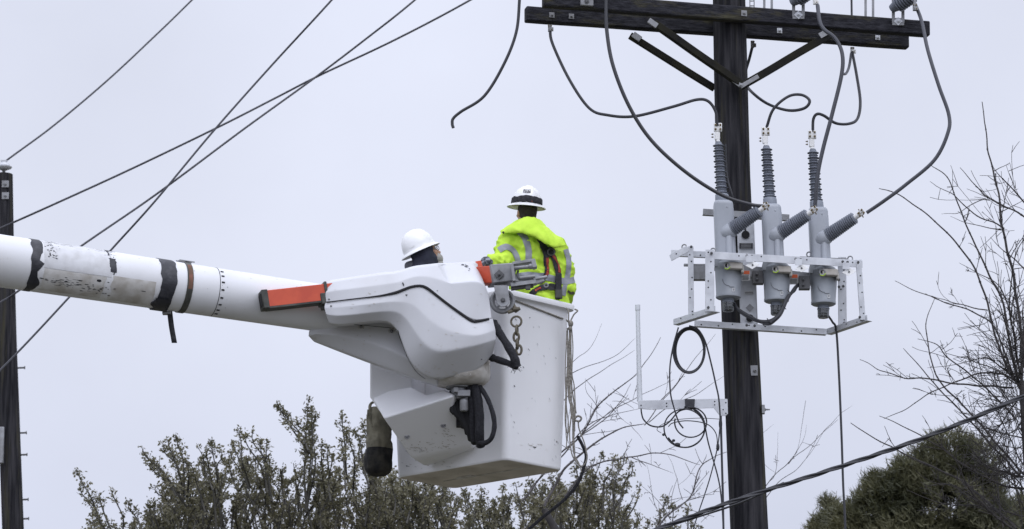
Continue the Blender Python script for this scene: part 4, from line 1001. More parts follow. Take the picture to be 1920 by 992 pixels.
# ------------------------------------------------------------------ rope on bucket
g = G(); rr = random.Random(9)
rim = [hit(TBk, x, 564 + (x-966)*.386, .008) for x in range(966, 1062, 8)]
g.tube([p for p in rim if p], .007, 6)
def st(pts, r=.0065): g.tube(cr(ats(pts, 33.95), 6), r, 6)
st([(1062, 600, 33.9), (1068, 604), (1076, 590), (1083, 583), (1078, 580, 34.0)]); st([(1066, 602), (1066, 585), (1062, 578, 34.0)])
for s in range(10):
    d = rr.uniform(-5.5, 5.5); e_ = rr.uniform(-7, 7); y_ = rr.uniform(-12, 14)
    st([(1069+d*.3, 608), (1070+d*.5, 630+y_), (1070+d, 665+y_), (1070+d*.7+rr.uniform(-2, 2), 700), (1072+d*1.1, 735+y_), (1074+e_, 770), (1076+e_*.8, 795+y_*2)], rr.uniform(.0045, .0062))
st([(1063, 620), (1060, 700), (1062, 760), (1066, 800), (1062, 836), (1067, 842)], .005); st([(1071, 780), (1068, 815), (1072, 850), (1080, 866)], .006)
st([(1064, 615), (1064, 680), (1061, 740), (1060, 790), (1064, 812), (1068, 800)]); st([(1066, 640), (1063, 720), (1061, 800), (1063, 830)], .005)
st([(1076, 792), (1076, 830), (1078, 860), (1090, 874), (1100, 862), (1097, 835), (1086, 805), (1084, 790)], .006); st([(1074, 790), (1074, 825), (1076, 850), (1087, 872), (1090, 885)], .0055)
g.ball(at(1070, 607, 33.93), (.022, .02, .03)); g.ball(at(1069, 616, 33.93), (.018, .018, .02)); g.tube(cr(ats([(1078, 784), (1084, 780), (1090, 784), (1086, 790), (1078, 788)], 33.93), 5), .009, 6)
tag(obj('rope', g, 'rope'), 'bundle of grey fibre rope tied at the bucket rim and hanging down its right corner', 'rope')
g = G(); g.tube(cr(ats([(1083, 818), (1092, 835), (1099, 855), (1094, 878), (1084, 905), (1060, 935), (1030, 960), (1000, 985), (940, 1040), (860, 1120)], 34.3), 8), .0135, 8)
tag(obj('drop_cable', g, 'hose'), 'thick black cable running from below the hanging rope down to the left through leaves', 'cable')
# ------------------------------------------------------------------ tool bag
g = G(); rows = []
for py, w, cx, d in ((763, 8, 702, .05), (768, 15, 705, .08), (782, 22, 710, .10), (800, 24, 711, .12), (820, 24, 711, .125), (843, 24, 710, .125), (862, 25.5, 709, .13), (878, 25, 709, .125), (888, 20, 710, .11), (892, 8, 711, .05)):
    c = at(cx, py, 34.25); hw = w/ppm(34.25); row = []
    for j in range(24):
        a = 2*pi*j/24; k_ = 1 + .16*noise.noise(V((cos(a)*2.2, sin(a)*2.2, py*.05))) + .05*noise.noise(V((cos(a)*6, sin(a)*6, py*.12)))
        row.append(c + V((cos(a)*hw*k_, sin(a)*d*k_, 0)))
    rows.append(row)
bag = empty('tool_bag', at(711, 892, 34.25)); tag(bag, 'worn olive canvas tool pouch with dark leather base hanging at the left of the bucket', 'tool bag')
g.sheet(rows[:6], close=True); g.f.append(tuple(range(24))); g.m.append(0); cb = obj('canvas_body', g, 'canvas', bag, sub=2); tx_ = bpy.data.textures.new('creases', 'CLOUDS'); tx_.noise_scale = .09; md_ = cb.modifiers.new('creases', 'DISPLACE'); md_.texture = tx_; md_.strength = .05
g = G(); rb = [[p + (p - sum(r_, V())/24).normalized()*.006 for p in r_] for r_ in rows[5:]]; g.sheet(rb, close=True); k = len(g.v); g.f.append(tuple(k-24+i for i in range(24))); g.m.append(0); lb = obj('leather_base', g, 'leather', bag, sub=2); md_ = lb.modifiers.new('creases', 'DISPLACE'); md_.texture = tx_; md_.strength = .02
g = G(); g.torus(at(701, 763, 34.2), (Y_+X*.5).normalized(), .04, .011, 20, 8); g.tube(cr(ats([(695, 760, 34.2), (692, 775, 34.17), (698, 800, 34.15)], 34.2), 4), .010, 6); g.tube(ats([(690, 768), (689, 785)], 34.15), .007, 6); obj('hanging_loop', g, 'canvas', bag)

# ================================================================== people
def cap(g, a, b, r0, r1, n=14):
    g.tube([a + (b-a)*t_ for t_ in (0, .33, .66, 1)], [r0 + (r1-r0)*t_ for t_ in (0, .33, .66, 1)], n); g.ball(a, r0, n=n); g.ball(b, r1, n=n)
def chain_(g, pts): 
    for (a, r0), (b, r1) in zip(pts[:-1], pts[1:]): cap(g, a, b, r0, r1)
def hand(g, wrist, d, side, s=1.0, curl=.9, palmn=None):
    """palm + five fingers; d = pointing direction, side = direction of the thumb, palm normal = d x side"""
    d = d.normalized(); side = (side - d*side.dot(d)).normalized(); n = palmn or d.cross(side).normalized()
    for k in range(-1, 2): cap(g, wrist + side*.018*k*s, wrist + d*.085*s + side*.024*k*s, .017*s, .014*s, 10)
    for k, (o_, ln) in enumerate(((.030, .072), (.010, .082), (-.010, .076), (-.029, .060))):
        p = wrist + d*.088*s + side*o_*s; dd = d; r = .0095*s
        for q in range(3):
            dd = (dd + n*curl*.55).normalized(); l = ln*s*(.45, .32, .23)[q]; nx = p + dd*l; cap(g, p, nx, r, r*.9, 8); p = nx; r *= .92
    p = wrist + d*.03*s + side*.03*s; dd = (d*.6 + side*.8 + n*.2).normalized(); r = .012*s
    for q in range(3): nx = p + dd*(.036, .030, .024)[q]*s; cap(g, p, nx, r, r*.9, 8); p = nx; dd = (dd + d*.35 + n*curl*.35 - side*.15).normalized(); r *= .9
def head(g, c, f, s=1.0, upv=Z):
    """head centre c, facing f"""
    f = f.normalized(); r = f.cross(upv).normalized(); u = r.cross(f).normalized(); m_ = Matrix((r, f, u)).transposed()
    g.ball(c + u*.025*s - f*.012*s, (.074*s, .092*s, .092*s), n=20, mtx=m_)
    g.ball(c - u*.045*s + f*.028*s, (.056*s, .062*s, .066*s), n=16, mtx=m_); g.ball(c - u*.095*s + f*.062*s, (.026*s, .024*s, .020*s), n=12, mtx=m_)
    cap(g, c + u*.012*s + f*.088*s, c - u*.032*s + f*.108*s, .008*s, .013*s, 10)
    g.ball(c - u*.058*s + f*.086*s, (.024*s, .012*s, .008*s), n=10, mtx=m_)
    for sd_ in (-1, 1):
        g.ball(c + r*.076*s*sd_ - u*.012*s - f*.012*s, (.010*s, .020*s, .032*s), n=12, mtx=m_)
        g.ball(c + r*.030*s*sd_ + u*.022*s + f*.078*s, (.020*s, .010*s, .007*s), n=10, mtx=m_)
        g.ball(c + r*.045*s*sd_ - u*.022*s + f*.062*s, (.020*s, .018*s, .020*s), n=10, mtx=m_)
    return r, f, u
def eyes(c, r, f, u, parent, s=1.0):
    g = G()
    for sd_ in (-1, 1): g.ball(c + r*.030*s*sd_ + u*.006*s + f*.079*s, .0115*s, n=12)
    obj('eyes', g, 'label', parent)
def hardhat(c, f, u, parent, w=.158, dome_h=.155, label=None):
    f = f.normalized(); r = f.cross(u).normalized(); u = r.cross(f).normalized(); g = G(); rows = []; n = 48
    prof = []
    for i in range(11): t_ = pi/2 * (1 - i/10); prof.append((cos(t_)**.85 if i else 0.001, sin(t_)))
    for rr_, zz in prof: rows.append([c + (r*cos(2*pi*j/n)*.119 + f*sin(2*pi*j/n)*.141)*rr_ + u*(zz*dome_h) for j in range(n)])
    # brim
    for q, dz in ((.06, -.004), (.5, -.014), (.95, -.025), (1.0, -.031), (.9, -.032), (.5, -.022), (0, -.012), (-.08, .0)):
        rows.append([c + (r*cos(2*pi*j/n)*(.119 + (w-.119)*q) + f*sin(2*pi*j/n)*(.141 + (w-.119+.004)*q)) + u*dz for j in range(n)])
    for rr_, zz in reversed(prof): rows.append([c + (r*cos(2*pi*j/n)*.109 + f*sin(2*pi*j/n)*.133)*rr_ + u*(zz*(dome_h-.005)-.002) for j in range(n)])
    # ridge on crown
    for row in rows[:11]:
        for j, p in enumerate(row):
            x_ = abs((p-c).dot(r)); row[j] = p + u*(.006 if x_ < .02 and (p-c).dot(u) > .05 else 0)
    g.sheet(rows, close=True); o = obj('hard_hat', g, 'hat', parent, label=label); return o, r, f, u

# ---- worker in lime jacket (right, back to the camera)
WY = 34.10; A = lambda x, y, dy=0: at(x, y, WY + dy)
FL = NB.z + .222
root2_xy = A(1006, 560); pc = V((root2_xy.x, WY, FL))
fd = V((-.35, .92, .12)).normalized()                    # facing
g = G(); hc = A(987, 399, 0); r_, f_, u_ = head(g, hc, fd, 1.0)
neck = A(990, 425, .0); cap(g, hc - Z*.05, neck - Z*.02, .058, .062)
chest = A(1003, 478); waist = A(1010, 548); hip = V((waist.x, WY+.02, waist.z - .12))
for c_, rr_ in ((A(1002, 452), (.19, .11, .10)), (chest, (.175, .12, .16)), (waist, (.155, .115, .14)), (hip, (.17, .125, .13))): g.ball(c_, rr_, n=20)
shL, shR = A(952, 447, -.02), A(1046, 458, .03); elL, elR = A(943, 498, -.12), A(1061, 541, .02); wrL, wrR = A(916, 495, -.42), A(1050, 568, .22)
wrL = at(916, 493, 33.72)
chain_(g, [(shL, .06), (elL, .046), (wrL, .030)]); chain_(g, [(shR, .06), (elR, .046), (wrR, .030)])
knz = FL + .50
for sx_ in (-1, 1):
    h0 = hip + V((.09*sx_, 0, -.02)); kn = V((hip.x + .11*sx_, WY + .05, (hip.z + FL)*.5 + .02)); an_ = V((hip.x + .12*sx_, WY-.01, FL + .09)); chain_(g, [(h0, .085), (kn, .056), (an_, .04)]); cap(g, an_ - Z*.04, an_ + V((-.05, .14, -.06)), .04, .03)
hand(g, wrR, V((-.3, .9, -.4)), V((-1, -.2, .3)))
hand(g, wrL, (at(900, 496, 33.62) - wrL), V((.1, 1, .1)), 1.0, 1.5)
p2 = remesh('person', g, .009, None, 'skin', 3, org=V((hip.x, WY, FL)))
tag(p2, 'worker in lime yellow safety jacket and harness seen from behind, white helmet with black band', 'person')
eyes(hc, r_, f_, u_, p2)
g = G(); m_ = Matrix((r_, f_, u_)).transposed(); g.ball(hc + u_*.022 - f_*.022, (.081, .092, .096), n=20, mtx=m_); g.ball(hc - u_*.03 - f_*.045, (.068, .052, .06), n=18, mtx=m_); obj('hair', g, 'hair', p2)
# gloves
g = G(); hand(g, wrL, (at(900, 496, 33.62) - wrL), V((.1, 1, .1)), 1.3, 1.5); cap(g, wrL + (elL-wrL).normalized()*.10, wrL + V((-.02, 0, .005)), .055, .050); remesh('glove', g, .007, p2, 'glove', 2)
g = G(); hand(g, wrR, V((-.3, .9, -.4)), V((-1, -.2, .3)), 1.25, .8); cap(g, wrR + (elR-wrR).normalized()*.08, wrR, .045, .042); remesh('glove', g, .007, p2, 'glove', 2)
# jacket
g = G()
T_ = [((987, 427), .085, .085), ((988, 436), .15, .115), ((996, 446), .205, .14), ((1001, 462), .225, .165), ((1004, 485), .235, .175), ((1007, 510), .238, .178), ((1010, 535), .240, .18), ((1012, 558), .245, .18), ((1013, 578), .245, .18)]
rows = []
for (x_, y_), hw, hd in T_:
    c_ = A(x_, y_, .0); tw = 1.0
    rows.append([c_ + V((cos(2*pi*j/28)*hw, sin(2*pi*j/28)*hd + cos(2*pi*j/28)*.03, 0)) for j in range(28)])
g.sheet(rows, close=True); g.f += [tuple(range(28)), tuple(len(rows)*28-1-i for i in range(28))]; g.m += [0, 0]
chain_(g, [(A(958, 449, -.02), .095), (A(948, 470, -.06), .098), (A(945, 492, -.12), .085)]); chain_(g, [(A(945, 492, -.12), .085), (at(932, 492, 33.84), .068), (at(922, 492, 33.76), .060)])
chain_(g, [(A(1040, 464, .03), .095), (A(1056, 500, .03), .088), (A(1062, 542, .02), .078), (A(1056, 562, .15), .07), (A(1050, 567, .23), .062)])
def wr(co, n):
    a = noise.noise(V((co.x*5 + co.z*3, co.y*4, co.z*5 - co.x*4))); b = noise.noise(V((co.x*13 + co.z*7, co.y*9, co.z*13 - co.x*9)))
    c_ = noise.noise(V((co.x*24 - co.z*9, co.y*18, co.z*26)))
    d_ = noise.noise(V((co.x*8 + co.z*16, co.y*6, co.z*5 - co.x*3)))
    return .009*a + .010*(1 - 2.2*abs(b)) + .012*(1 - 2.6*abs(d_)) + .004*c_ - .008
jk = remesh('jacket', g, .011, p2, 'hiviz', 5, wr)
# hood / collar lying on the back
hp = [((970, 411), (985, 407), (1005, 408), (1014, 414)), ((955, 420), (975, 421), (1005, 420), (1022, 426)), ((934, 434), (958, 432), (1010, 436), (1040, 438)), ((938, 440), (975, 430), (1020, 451), (1062, 456)), ((952, 436), (985, 432), (1030, 466), (1059, 464))]
g = G(); TJ = bvh(jk); rows = []
HR = [  # left px edge -> right px edge rows, with lift off the jacket
 [(971, 412, -.10), (980, 408, -.13), (992, 407, -.14), (1004, 408, -.13), (1013, 413, -.09)],
 [(956, 422, -.12), (972, 419, -.18), (993, 418, -.20), (1010, 420, -.18), (1024, 426, -.10)],
 [(936, 433, -.10), (958, 430, -.19), (990, 429, -.235), (1020, 436, -.23), (1044, 441, -.12)],
 [(940, 439, -.12), (966, 434, -.20), (994, 437, -.25), (1030, 452, -.27), (1060, 455, -.14)],
 [(955, 437, -.17), (974, 434, -.20), (1000, 444, -.25), (1036, 465, -.27), (1061, 461, -.17)],
 [(960, 436, -.13), (978, 432, -.15), (1004, 440, -.19), (1038, 461, -.21), (1056, 458, -.13)]]
for rw in HR: rows.append(cr([A(x_, y_, d_) for x_, y_, d_ in rw], 5))
g.sheet(rows); hd_ = obj('hood', g, 'hood', p2, sub=2, solid=.016)
tx_ = bpy.data.textures.new('folds', 'CLOUDS'); tx_.noise_scale = .07; md_ = hd_.modifiers.new('folds', 'DISPLACE'); md_.texture = tx_; md_.strength = .03; md_.mid_level = .5
g = G(); g.ball(hit(bvh(hd_), 944, 436, .002) or A(942, 436, -.15), .010, n=10); obj('hood_stud', g, 'black', hd_)
# collar behind neck
g = G(); g.lathe(A(989, 428), Z, [(-.05, .12), (0, .098), (.045, .088), (.05, .080), (.04, .076), (-.02, .08)], 28); obj('collar', g, 'hood', p2)
TJ = bvh(jk, p2)
RF = [ [(965, 431), (978, 443), (986, 460), (989, 480), (988, 500), (990, 520)], ]
obj('reflective_stripe', ribbon(TJ, [(962, 429), (976, 437), (986, 450), (991, 468), (991, 485), (988, 500)], 11.5, .006), 'refl', jk)
obj('reflective_stripe', ribbon(TJ, [(1060, 468), (1066, 490), (1064, 515), (1058, 540), (1055, 556)], 9, .006), 'refl', jk)
obj('reflective_stripe', ribbon(TJ, [(936, 470), (948, 463), (961, 469), (968, 480), (972, 492)], 11, .006), 'refl', jk)
obj('reflective_stripe', ribbon(TJ, [(966, 521), (990, 516), (1015, 518), (1040, 524), (1060, 528), (1078, 524)], 12, .007), 'refl', jk)
obj('hem_band', ribbon(TJ, [(1064, 545), (1071, 550), (1078, 545)], 5, .006), 'trous', jk)
# harness
obj('harness_strap', ribbon(TJ, [(984, 428), (998, 436), (1008, 449), (1014, 462), (1018, 475)], 3.5, .012), 'black', p2)
obj('harness_pad', ribbon(TJ, [(1011, 448, 8), (1020, 466, 16), (1028, 474, 24), (1034, 482, 18)], 18, .022), 'black', p2)
hs = ribbon(TJ, [(1022, 476), (1024, 495), (1025, 510), (1018, 524), (1010, 532)], 8.5, .013); o = obj('harness_strap', hs, 'black', p2)
obj('strap_lining', ribbon(TJ, [(1025, 482), (1027, 500), (1026, 512), (1019, 523)], 4, .017), 'redstrap', o)
hs = ribbon(TJ, [(1030, 474), (1038, 488), (1044, 505), (1045, 520), (1046, 535)], 9.5, .015); o = obj('harness_strap', hs, 'black', p2)
obj('strap_lining', ribbon(TJ, [(1034, 480), (1041, 490), (1045, 500), (1046, 512)], 4, .019), 'redstrap', o)
hs = ribbon(TJ, [(996, 552), (1006, 544), (1016, 540), (1030, 538), (1044, 540)], 10, .014); o = obj('harness_strap', hs, 'black', p2)
obj('strap_lining', ribbon(TJ, [(1003, 547), (1010, 542), (1017, 540)], 5, .019), 'redstrap', o)
g = G(); c_ = hit(TJ, 1045, 531, .03); g.box(c_, (X, Y_, (Z + X*.0)), (.026, .022, .075)); g.box(c_ + V((-.005, 0, -.11)), (X, Y_, Z), (.022, .02, .03)); obj('harness_pouch', g, 'black', p2, bevel=.008)
g = G(); g.box(hit(TJ, 1044, 553, .03), (X, Y_, Z), (.03, .02, .04)); obj('harness_buckle', g, 'darkend', p2, bevel=.008)
g = G(); g.torus(hit(TJ, 1029, 478, .035), Y_, .028, .006, 18, 6); obj('dorsal_ring', g, 'steel', p2)
# trousers, boots
g = G(); g.ball(hip, (.19, .145, .14), n=20)
for sx_ in (-1, 1):
    h0 = hip + V((.09*sx_, 0, -.02)); kn = V((hip.x + .11*sx_, WY + .05, (hip.z + FL)*.5 + .02)); an_ = V((hip.x + .12*sx_, WY-.01, FL + .13)); chain_(g, [(h0, .105), (kn, .08), (an_, .065)])
remesh('trousers', g, .012, p2, 'trous', 3, lambda co, n: .008*noise.noise(co*9))
for sx_ in (-1, 1):
    g = G(); an_ = V((hip.x + .12*sx_, WY-.01, FL + .05)); cap(g, an_ + Z*.10, an_, .06, .055); cap(g, an_, an_ + V((-.05, .15, -.005)), .054, .048); g.box(an_ + V((-.025, .065, -.045)), (X, Y_, Z), (.055, .13, .012)); remesh('boot', g, .009, p2, 'boot', 3)
# helmet 2
hh, r_, f_, u_ = hardhat(A(987.5, 383, 0), fd, (Z + V((.07, -.05, 0))).normalized(), p2, dome_h=.150)
g = G(); n = 48; rows = []; ch_ = A(987.5, 383, 0)
for z_, q in ((-.002, 1.04), (.012, 1.055), (.045, 1.03), (.05, .99)):
    sag = lambda j: .0
    rows.append([ch_ + (r_*cos(2*pi*j/n)*.119 + f_*sin(2*pi*j/n)*.141)*q + u_*(z_ + .010*noise.noise(V((j*.5, z_*30, 0)))) for j in range(n)])
g.sheet(rows, close=True); obj('goggle_strap', g, 'black', hh, solid=.004)
TH = bvh(hh)
obj('helmet_badge', ribbon(TH, [(981.5, 358), (988, 359), (995, 358.5)], 6.5, .003, dens=1), 'sticker', hh)
obj('helmet_mark', ribbon(TH, [(997, 373), (997, 378)], 2.2, .010, dens=1), 'orangel', hh)
obj('helmet_mark', ribbon(TH, [(971, 369), (972, 373)], 2.2, .004, dens=1), 'redstrap', hh)

# ---- worker with balaclava (left, looking to the right)
QY = 34.42; A = lambda x, y, dy=0: at(x, y, QY + dy)
f1 = V((.86, .22, .46)).normalized(); u1 = V((-.46, .0, .89)).normalized()
g = G(); hc1 = A(799, 477); r_, f_, u_ = head(g, hc1, f1, 1.05, u1)
nk = A(790, 512); cap(g, hc1 - u_*.05 - f_*.02, nk, .060, .065)
bx, bz = nk.x - .02, nk.z
ch1 = V((bx, QY, bz - .16)); hp1 = V((bx - .05, QY, FL + .70)); 
for c_, rr_ in ((V((bx, QY, bz-.09)), (.17, .12, .09)), (ch1 - Z*.06, (.16, .13, .17)), ((ch1+hp1)/2 - Z*.05, (.15, .12, .16)), (hp1, (.17, .13, .12))): g.ball(c_, rr_, n=18)
s1, s2 = V((bx-.10, QY+.13, bz-.10)), V((bx+.14, QY-.10, bz-.10)); el1, el2 = V((bx+.02, QY+.24, bz-.36)), V((bx+.22, QY-.10, bz-.36)); w1, w2 = V((bx+.26, QY+.16, bz-.34)), V((bx+.38, QY-.02, bz-.28))
chain_(g, [(s1, .06), (el1, .045), (w1, .03)]); chain_(g, [(s2, .06), (el2, .045), (w2, .03)])
hand(g, w1, V((1, .2, .3)), V((0, -.4, 1))); hand(g, w2, V((1, .2, .3)), V((0, .4, 1)))
for sy_ in (-1, 1):
    h0 = hp1 + V((0, .08*sy_, -.02)); kn = V((hp1.x + .22, QY + .10*sy_, FL + .44)); an_ = V((hp1.x + .04, QY + .11*sy_, FL + .09)); chain_(g, [(h0, .085), (kn, .056), (an_, .04)]); cap(g, an_ - Z*.04, an_ + V((.15, 0, -.06)), .04, .03)
p1 = remesh('person', g, .009, None, 'skin', 3, org=V((bx, QY, FL)))
tag(p1, 'bearded worker in dark balaclava and plain white helmet, only the head showing above the cover', 'person')
eyes(hc1, r_, f_, u_, p1, 1.05)
m_ = Matrix((r_, f_, u_)).transposed()
g = G(); g.ball(hc1 + u_*.020 - f_*.022, (.100, .104, .106), n=22, mtx=m_); cap(g, hc1 - f_*.030 - u_*.025, nk - V((.0, 0, .03)), .096, .108, 18); cap(g, hc1 + f_*.0 - u_*.05, nk + V((.04, 0, -.03)), .082, .095, 18)
remesh('balaclava', g, .009, p1, 'bala', 4, lambda co, n: .006*noise.noise(co*11) + .004*noise.noise(V((co.x*30, co.y*8, co.z*6))))
g = G(); g.ball(hc1 - u_*.075 + f_*.070, (.052, .045, .050), n=16, mtx=m_); g.ball(hc1 - u_*.125 + f_*.062, (.040, .034, .045), n=14, mtx=m_); obj('beard', g, 'beard', p1)
g = G()
for sd_ in (-1, 1): g.torus(hc1 + r_*.034*sd_ + u_*.006 + f_*.108, f_, .022, .0025, 16, 5)
g.tube([hc1 + r_*.056 + u_*.006 + f_*.107, hc1 + r_*.085 + u_*.0], .0025, 5); g.tube([hc1 - r_*.056 + u_*.006 + f_*.107, hc1 - r_*.085 + u_*.0], .0025, 5); obj('glasses', g, 'steel', p1)
g = G(); rows = []
for z_, hw, hd in ((.00, .10, .10), (-.05, .17, .13), (-.12, .21, .16), (-.3, .21, .17), (-.55, .20, .17), (-.68, .20, .17)):
    rows.append([V((bx - .01 + cos(2*pi*j/24)*hw, QY + sin(2*pi*j/24)*hd, bz + z_)) for j in range(24)])
g.sheet(rows, close=True); g.f += [tuple(range(24)), tuple(6*24-1-i for i in range(24))]; g.m += [0, 0]
chain_(g, [(s1, .085), (el1, .068), (w1, .055)]); chain_(g, [(s2, .085), (el2, .068), (w2, .055)]); cap(g, A(767, 500, .0), A(795, 499, 0), .045, .07)
remesh('jacket', g, .012, p1, 'shirt', 4, lambda co, n: .012*noise.noise(co*8))
g = G(); g.ball(hp1, (.18, .15, .13), n=18)
for sy_ in (-1, 1):
    h0 = hp1 + V((0, .08*sy_, -.02)); kn = V((hp1.x + .22, QY + .10*sy_, FL + .44)); an_ = V((hp1.x + .04, QY + .11*sy_, FL + .13)); chain_(g, [(h0, .10), (kn, .078), (an_, .062)])
remesh('trousers', g, .012, p1, 'trous', 3)
for sy_ in (-1, 1):
    g = G(); an_ = V((hp1.x + .04, QY + .11*sy_, FL + .05)); cap(g, an_ + Z*.10, an_, .06, .055); cap(g, an_, an_ + V((.15, 0, -.005)), .054, .048); g.box(an_ + V((.065, 0, -.045)), (X, Y_, Z), (.13, .055, .012)); remesh('boot', g, .009, p1, 'boot', 3)
hb = (V((788, 470)))
hh1, r_, f_, u_ = hardhat(A(786, 466, 0), V((.88, .20, .44)).normalized(), V((-.44, -.12, .88)).normalized(), p1, w=.150, dome_h=.160)
TH1 = bvh(hh1)
obj('accessory_slot', ribbon(TH1, [(769, 464), (776, 460)], 3.5, .004, dens=1), 'hat', hh1)

# ================================================================== vegetation
def leaves(g, c, n, spread, s0, s1, rr_, drift=V()):
    for _ in range(n):
        p = c + V((rr_.gauss(0, spread), rr_.gauss(0, spread), rr_.gauss(0, spread)))
        d = V((rr_.gauss(0, 1), rr_.gauss(0, 1), rr_.gauss(.35, 1))).normalized(); s = rr_.uniform(s0, s1)
        w = d.cross(V((rr_.gauss(0, 1), rr_.gauss(0, 1), rr_.gauss(0, 1)))).normalized() * s * .27
        o = len(g.v); g.v += [p, p + d*s*.5 + w, p + d*s, p + d*s*.5 - w]; g.f.append((o, o+1, o+2, o+3)); g.m.append(0)
OY = 45.0
def env(x, tab):
    for (x0, y0), (x1, y1) in zip(tab[:-1], tab[1:]):
        if x0 <= x <= x1: return y0 + (y1-y0)*(x-x0)/(x1-x0)
    return tab[-1][1]
def oak(name, tips, hull, x0, x1, nfill, seed, label, trunkx, Y=OY, ybase=1100):
    rr_ = random.Random(seed); lf = G(); wd = G(); 
    root = empty(name, V((at(trunkx, 900, Y).x, Y, 0))); starts = []
    def shoot(tx, ty, Yt, bx_, by_, dens, lead=1.0, bare=0):
        P = cr([at(bx_, by_, Yt + rr_.uniform(-.3, .3)), at(bx_*.55+tx*.45 + rr_.uniform(-10, 10), by_*.5+ty*.5 + rr_.uniform(-6, 10), Yt + rr_.uniform(-.15, .15)), at(bx_*.15 + tx*.85 + rr_.uniform(-4, 4), by_*.2+ty*.8, Yt), at(tx, ty, Yt)], 7)
        k = len(P); wd.tube(P, [.0085*(1-i/k) + .003 for i in range(k)], 5); starts.append(P[0])
        Lt = sum((P[i+1]-P[i]).length for i in range(k-1)); nt_ = max(4, int(Lt/.042))
        for q in range(nt_):
            t_ = rr_.uniform(.08, 1); i = min(int(t_*(k-1)), k-2); p = P[i].lerp(P[i+1], t_*(k-1)-i); ax = (P[i+1]-P[i]).normalized()
            if rr_.random() < bare*(1-t_)*1.6: continue
            tl = rr_.uniform(.04, .17)*(1.3-t_*.95)*lead; d = (ax*.75 + V((rr_.gauss(0, .8), rr_.gauss(0, .8), rr_.gauss(0, .5)))).normalized(); e_ = p + d*tl
            wd.tube([p, e_], [.004, .002], 3, cap=False)
            for m_ in range(max(2, int(tl/.030))): leaves(lf, p.lerp(e_, rr_.uniform(.25, 1.05)), dens, .016, .026, .052, rr_)
        leaves(lf, P[-1], 4, .015, .02, .035, rr_)
    for t_ in tips:
        tx, ty, bx_, by_ = t_[:4]; shoot(tx, ty, Y + rr_.uniform(-.5, .3), bx_, by_, 3, .80, bare=t_[4] if len(t_) > 4 else 0)
    for _ in range(nfill):
        tx = rr_.uniform(x0, x1); h = env(tx, hull); ty = h + abs(rr_.gauss(0, 1))*55 + rr_.uniform(0, max(5, (1075-h)))*(rr_.random() < .62)
        shoot(tx, ty, Y + rr_.uniform(-.2, 2.4), tx + rr_.uniform(-45, 45), ty + rr_.uniform(60, 170), 3)
    fo = obj('foliage', lf, 'oak', root, smooth=False)
    tz = 5.2; T0 = ORG[root.name]; TT = T0 + V((.1, .1, tz))
    g = G(); g.tube(cr([T0 - Z*.1, T0 + V((.08, 0, 1.8)), T0 + V((-.04, .05, 3.6)), TT], 6), [.30 - .15*i/18 for i in range(19)], 14)
    for q in range(26):
        e_ = starts[rr_.randrange(len(starts))]; g.tube(cr([TT - Z*rr_.uniform(0, 1.2), TT.lerp(e_, .35) + V((0, rr_.uniform(-.2, .2), -.25)), TT.lerp(e_, .75) + V((rr_.uniform(-.2, .2), 0, -.1)), e_], 5), [.05 - .043*i/15 for i in range(16)], 7)
    g.v += []; obj('trunk', g, 'bark', root)
    k = len(wd.v); obj('branches', wd, 'bark', root, smooth=False)
    tag(root, label, 'tree'); return root
tips = [(143, 881, 190, 985), (150, 905, 200, 1010), (165, 940, 215, 1020), (209, 921, 230, 1000), (265, 837, 330, 930), (268, 850, 335, 925), (278, 872, 345, 940), (276, 940, 300, 1010), (314, 824, 345, 930), (306, 832, 340, 925), (329, 817, 345, 930), (343, 838, 352, 925), (322, 845, 350, 930), (397, 824, 410, 930), (385, 842, 405, 930), (372, 840, 400, 920), (412, 840, 415, 925), (445, 807, 470, 915), (437, 830, 465, 915), (432, 845, 468, 920), (473, 809, 500, 915), (460, 815, 498, 915), (488, 825, 505, 930), (500, 826, 500, 925), (505, 860, 510, 940), (522, 760, 580, 850), (535, 775, 578, 845), (545, 790, 576, 850), (555, 785, 572, 850), (578, 749, 572, 960), (586, 762, 574, 960), (592, 775, 576, 950), (580, 790, 574, 940), (586, 805, 575, 960, .6), (604, 831, 610, 930), (615, 838, 625, 930), (622, 850, 620, 940), (643, 777, 650, 900), (650, 800, 652, 905), (640, 828, 648, 920), (655, 812, 662, 920), (667, 809, 690, 905), (676, 822, 692, 915), (681, 795, 700, 890), (550, 868, 560, 960), (530, 878, 540, 960), (565, 880, 565, 960), (360, 875, 385, 960), (295, 875, 350, 950), (290, 910, 340, 980), (240, 940, 270, 1010), (185, 925, 210, 1000)]
hull = [(140, 1000), (160, 975), (200, 962), (250, 965), (290, 935), (310, 890), (350, 872), (390, 866), (430, 860), (470, 850), (510, 872), (545, 895), (575, 900), (610, 862), (640, 868), (690, 855), (740, 880), (800, 900), (880, 915), (980, 905), (1060, 890), (1075, 890)]
oak('evergreen_oak', tips, hull, 150, 1060, 640, 21, 'dense small-leaved evergreen tree with upright shoots below the bucket', 620)
tips2 = [(1100, 880, 1080, 960), (1115, 862, 1100, 950), (1130, 850, 1110, 960), (1150, 858, 1130, 960), (1170, 850, 1150, 960), (1185, 868, 1160, 960), (1160, 862, 1150, 940), (1175, 905, 1150, 990), (1190, 925, 1165, 1000), (1105, 900, 1090, 1000), (1080, 868, 1075, 960), (1200, 905, 1165, 985, .7), (1250, 932, 1240, 1010), (1262, 950, 1250, 1030), (1240, 960, 1235, 1040), (1290, 950, 1280, 1040), (1300, 970, 1290, 1050), (1310, 985, 1300, 1050), (1195, 962, 1180, 1040), (1215, 980, 1200, 1060)]
hull2 = [(1040, 905), (1080, 890), (1110, 885), (1150, 880), (1175, 910), (1190, 960), (1210, 1000), (1260, 980), (1320, 1010)]
oak('evergreen_oak', tips2, hull2, 1045, 1320, 150, 33, 'sparser evergreen tree with airy leafy shoots between the bucket and the pole', 1180, 47.5)

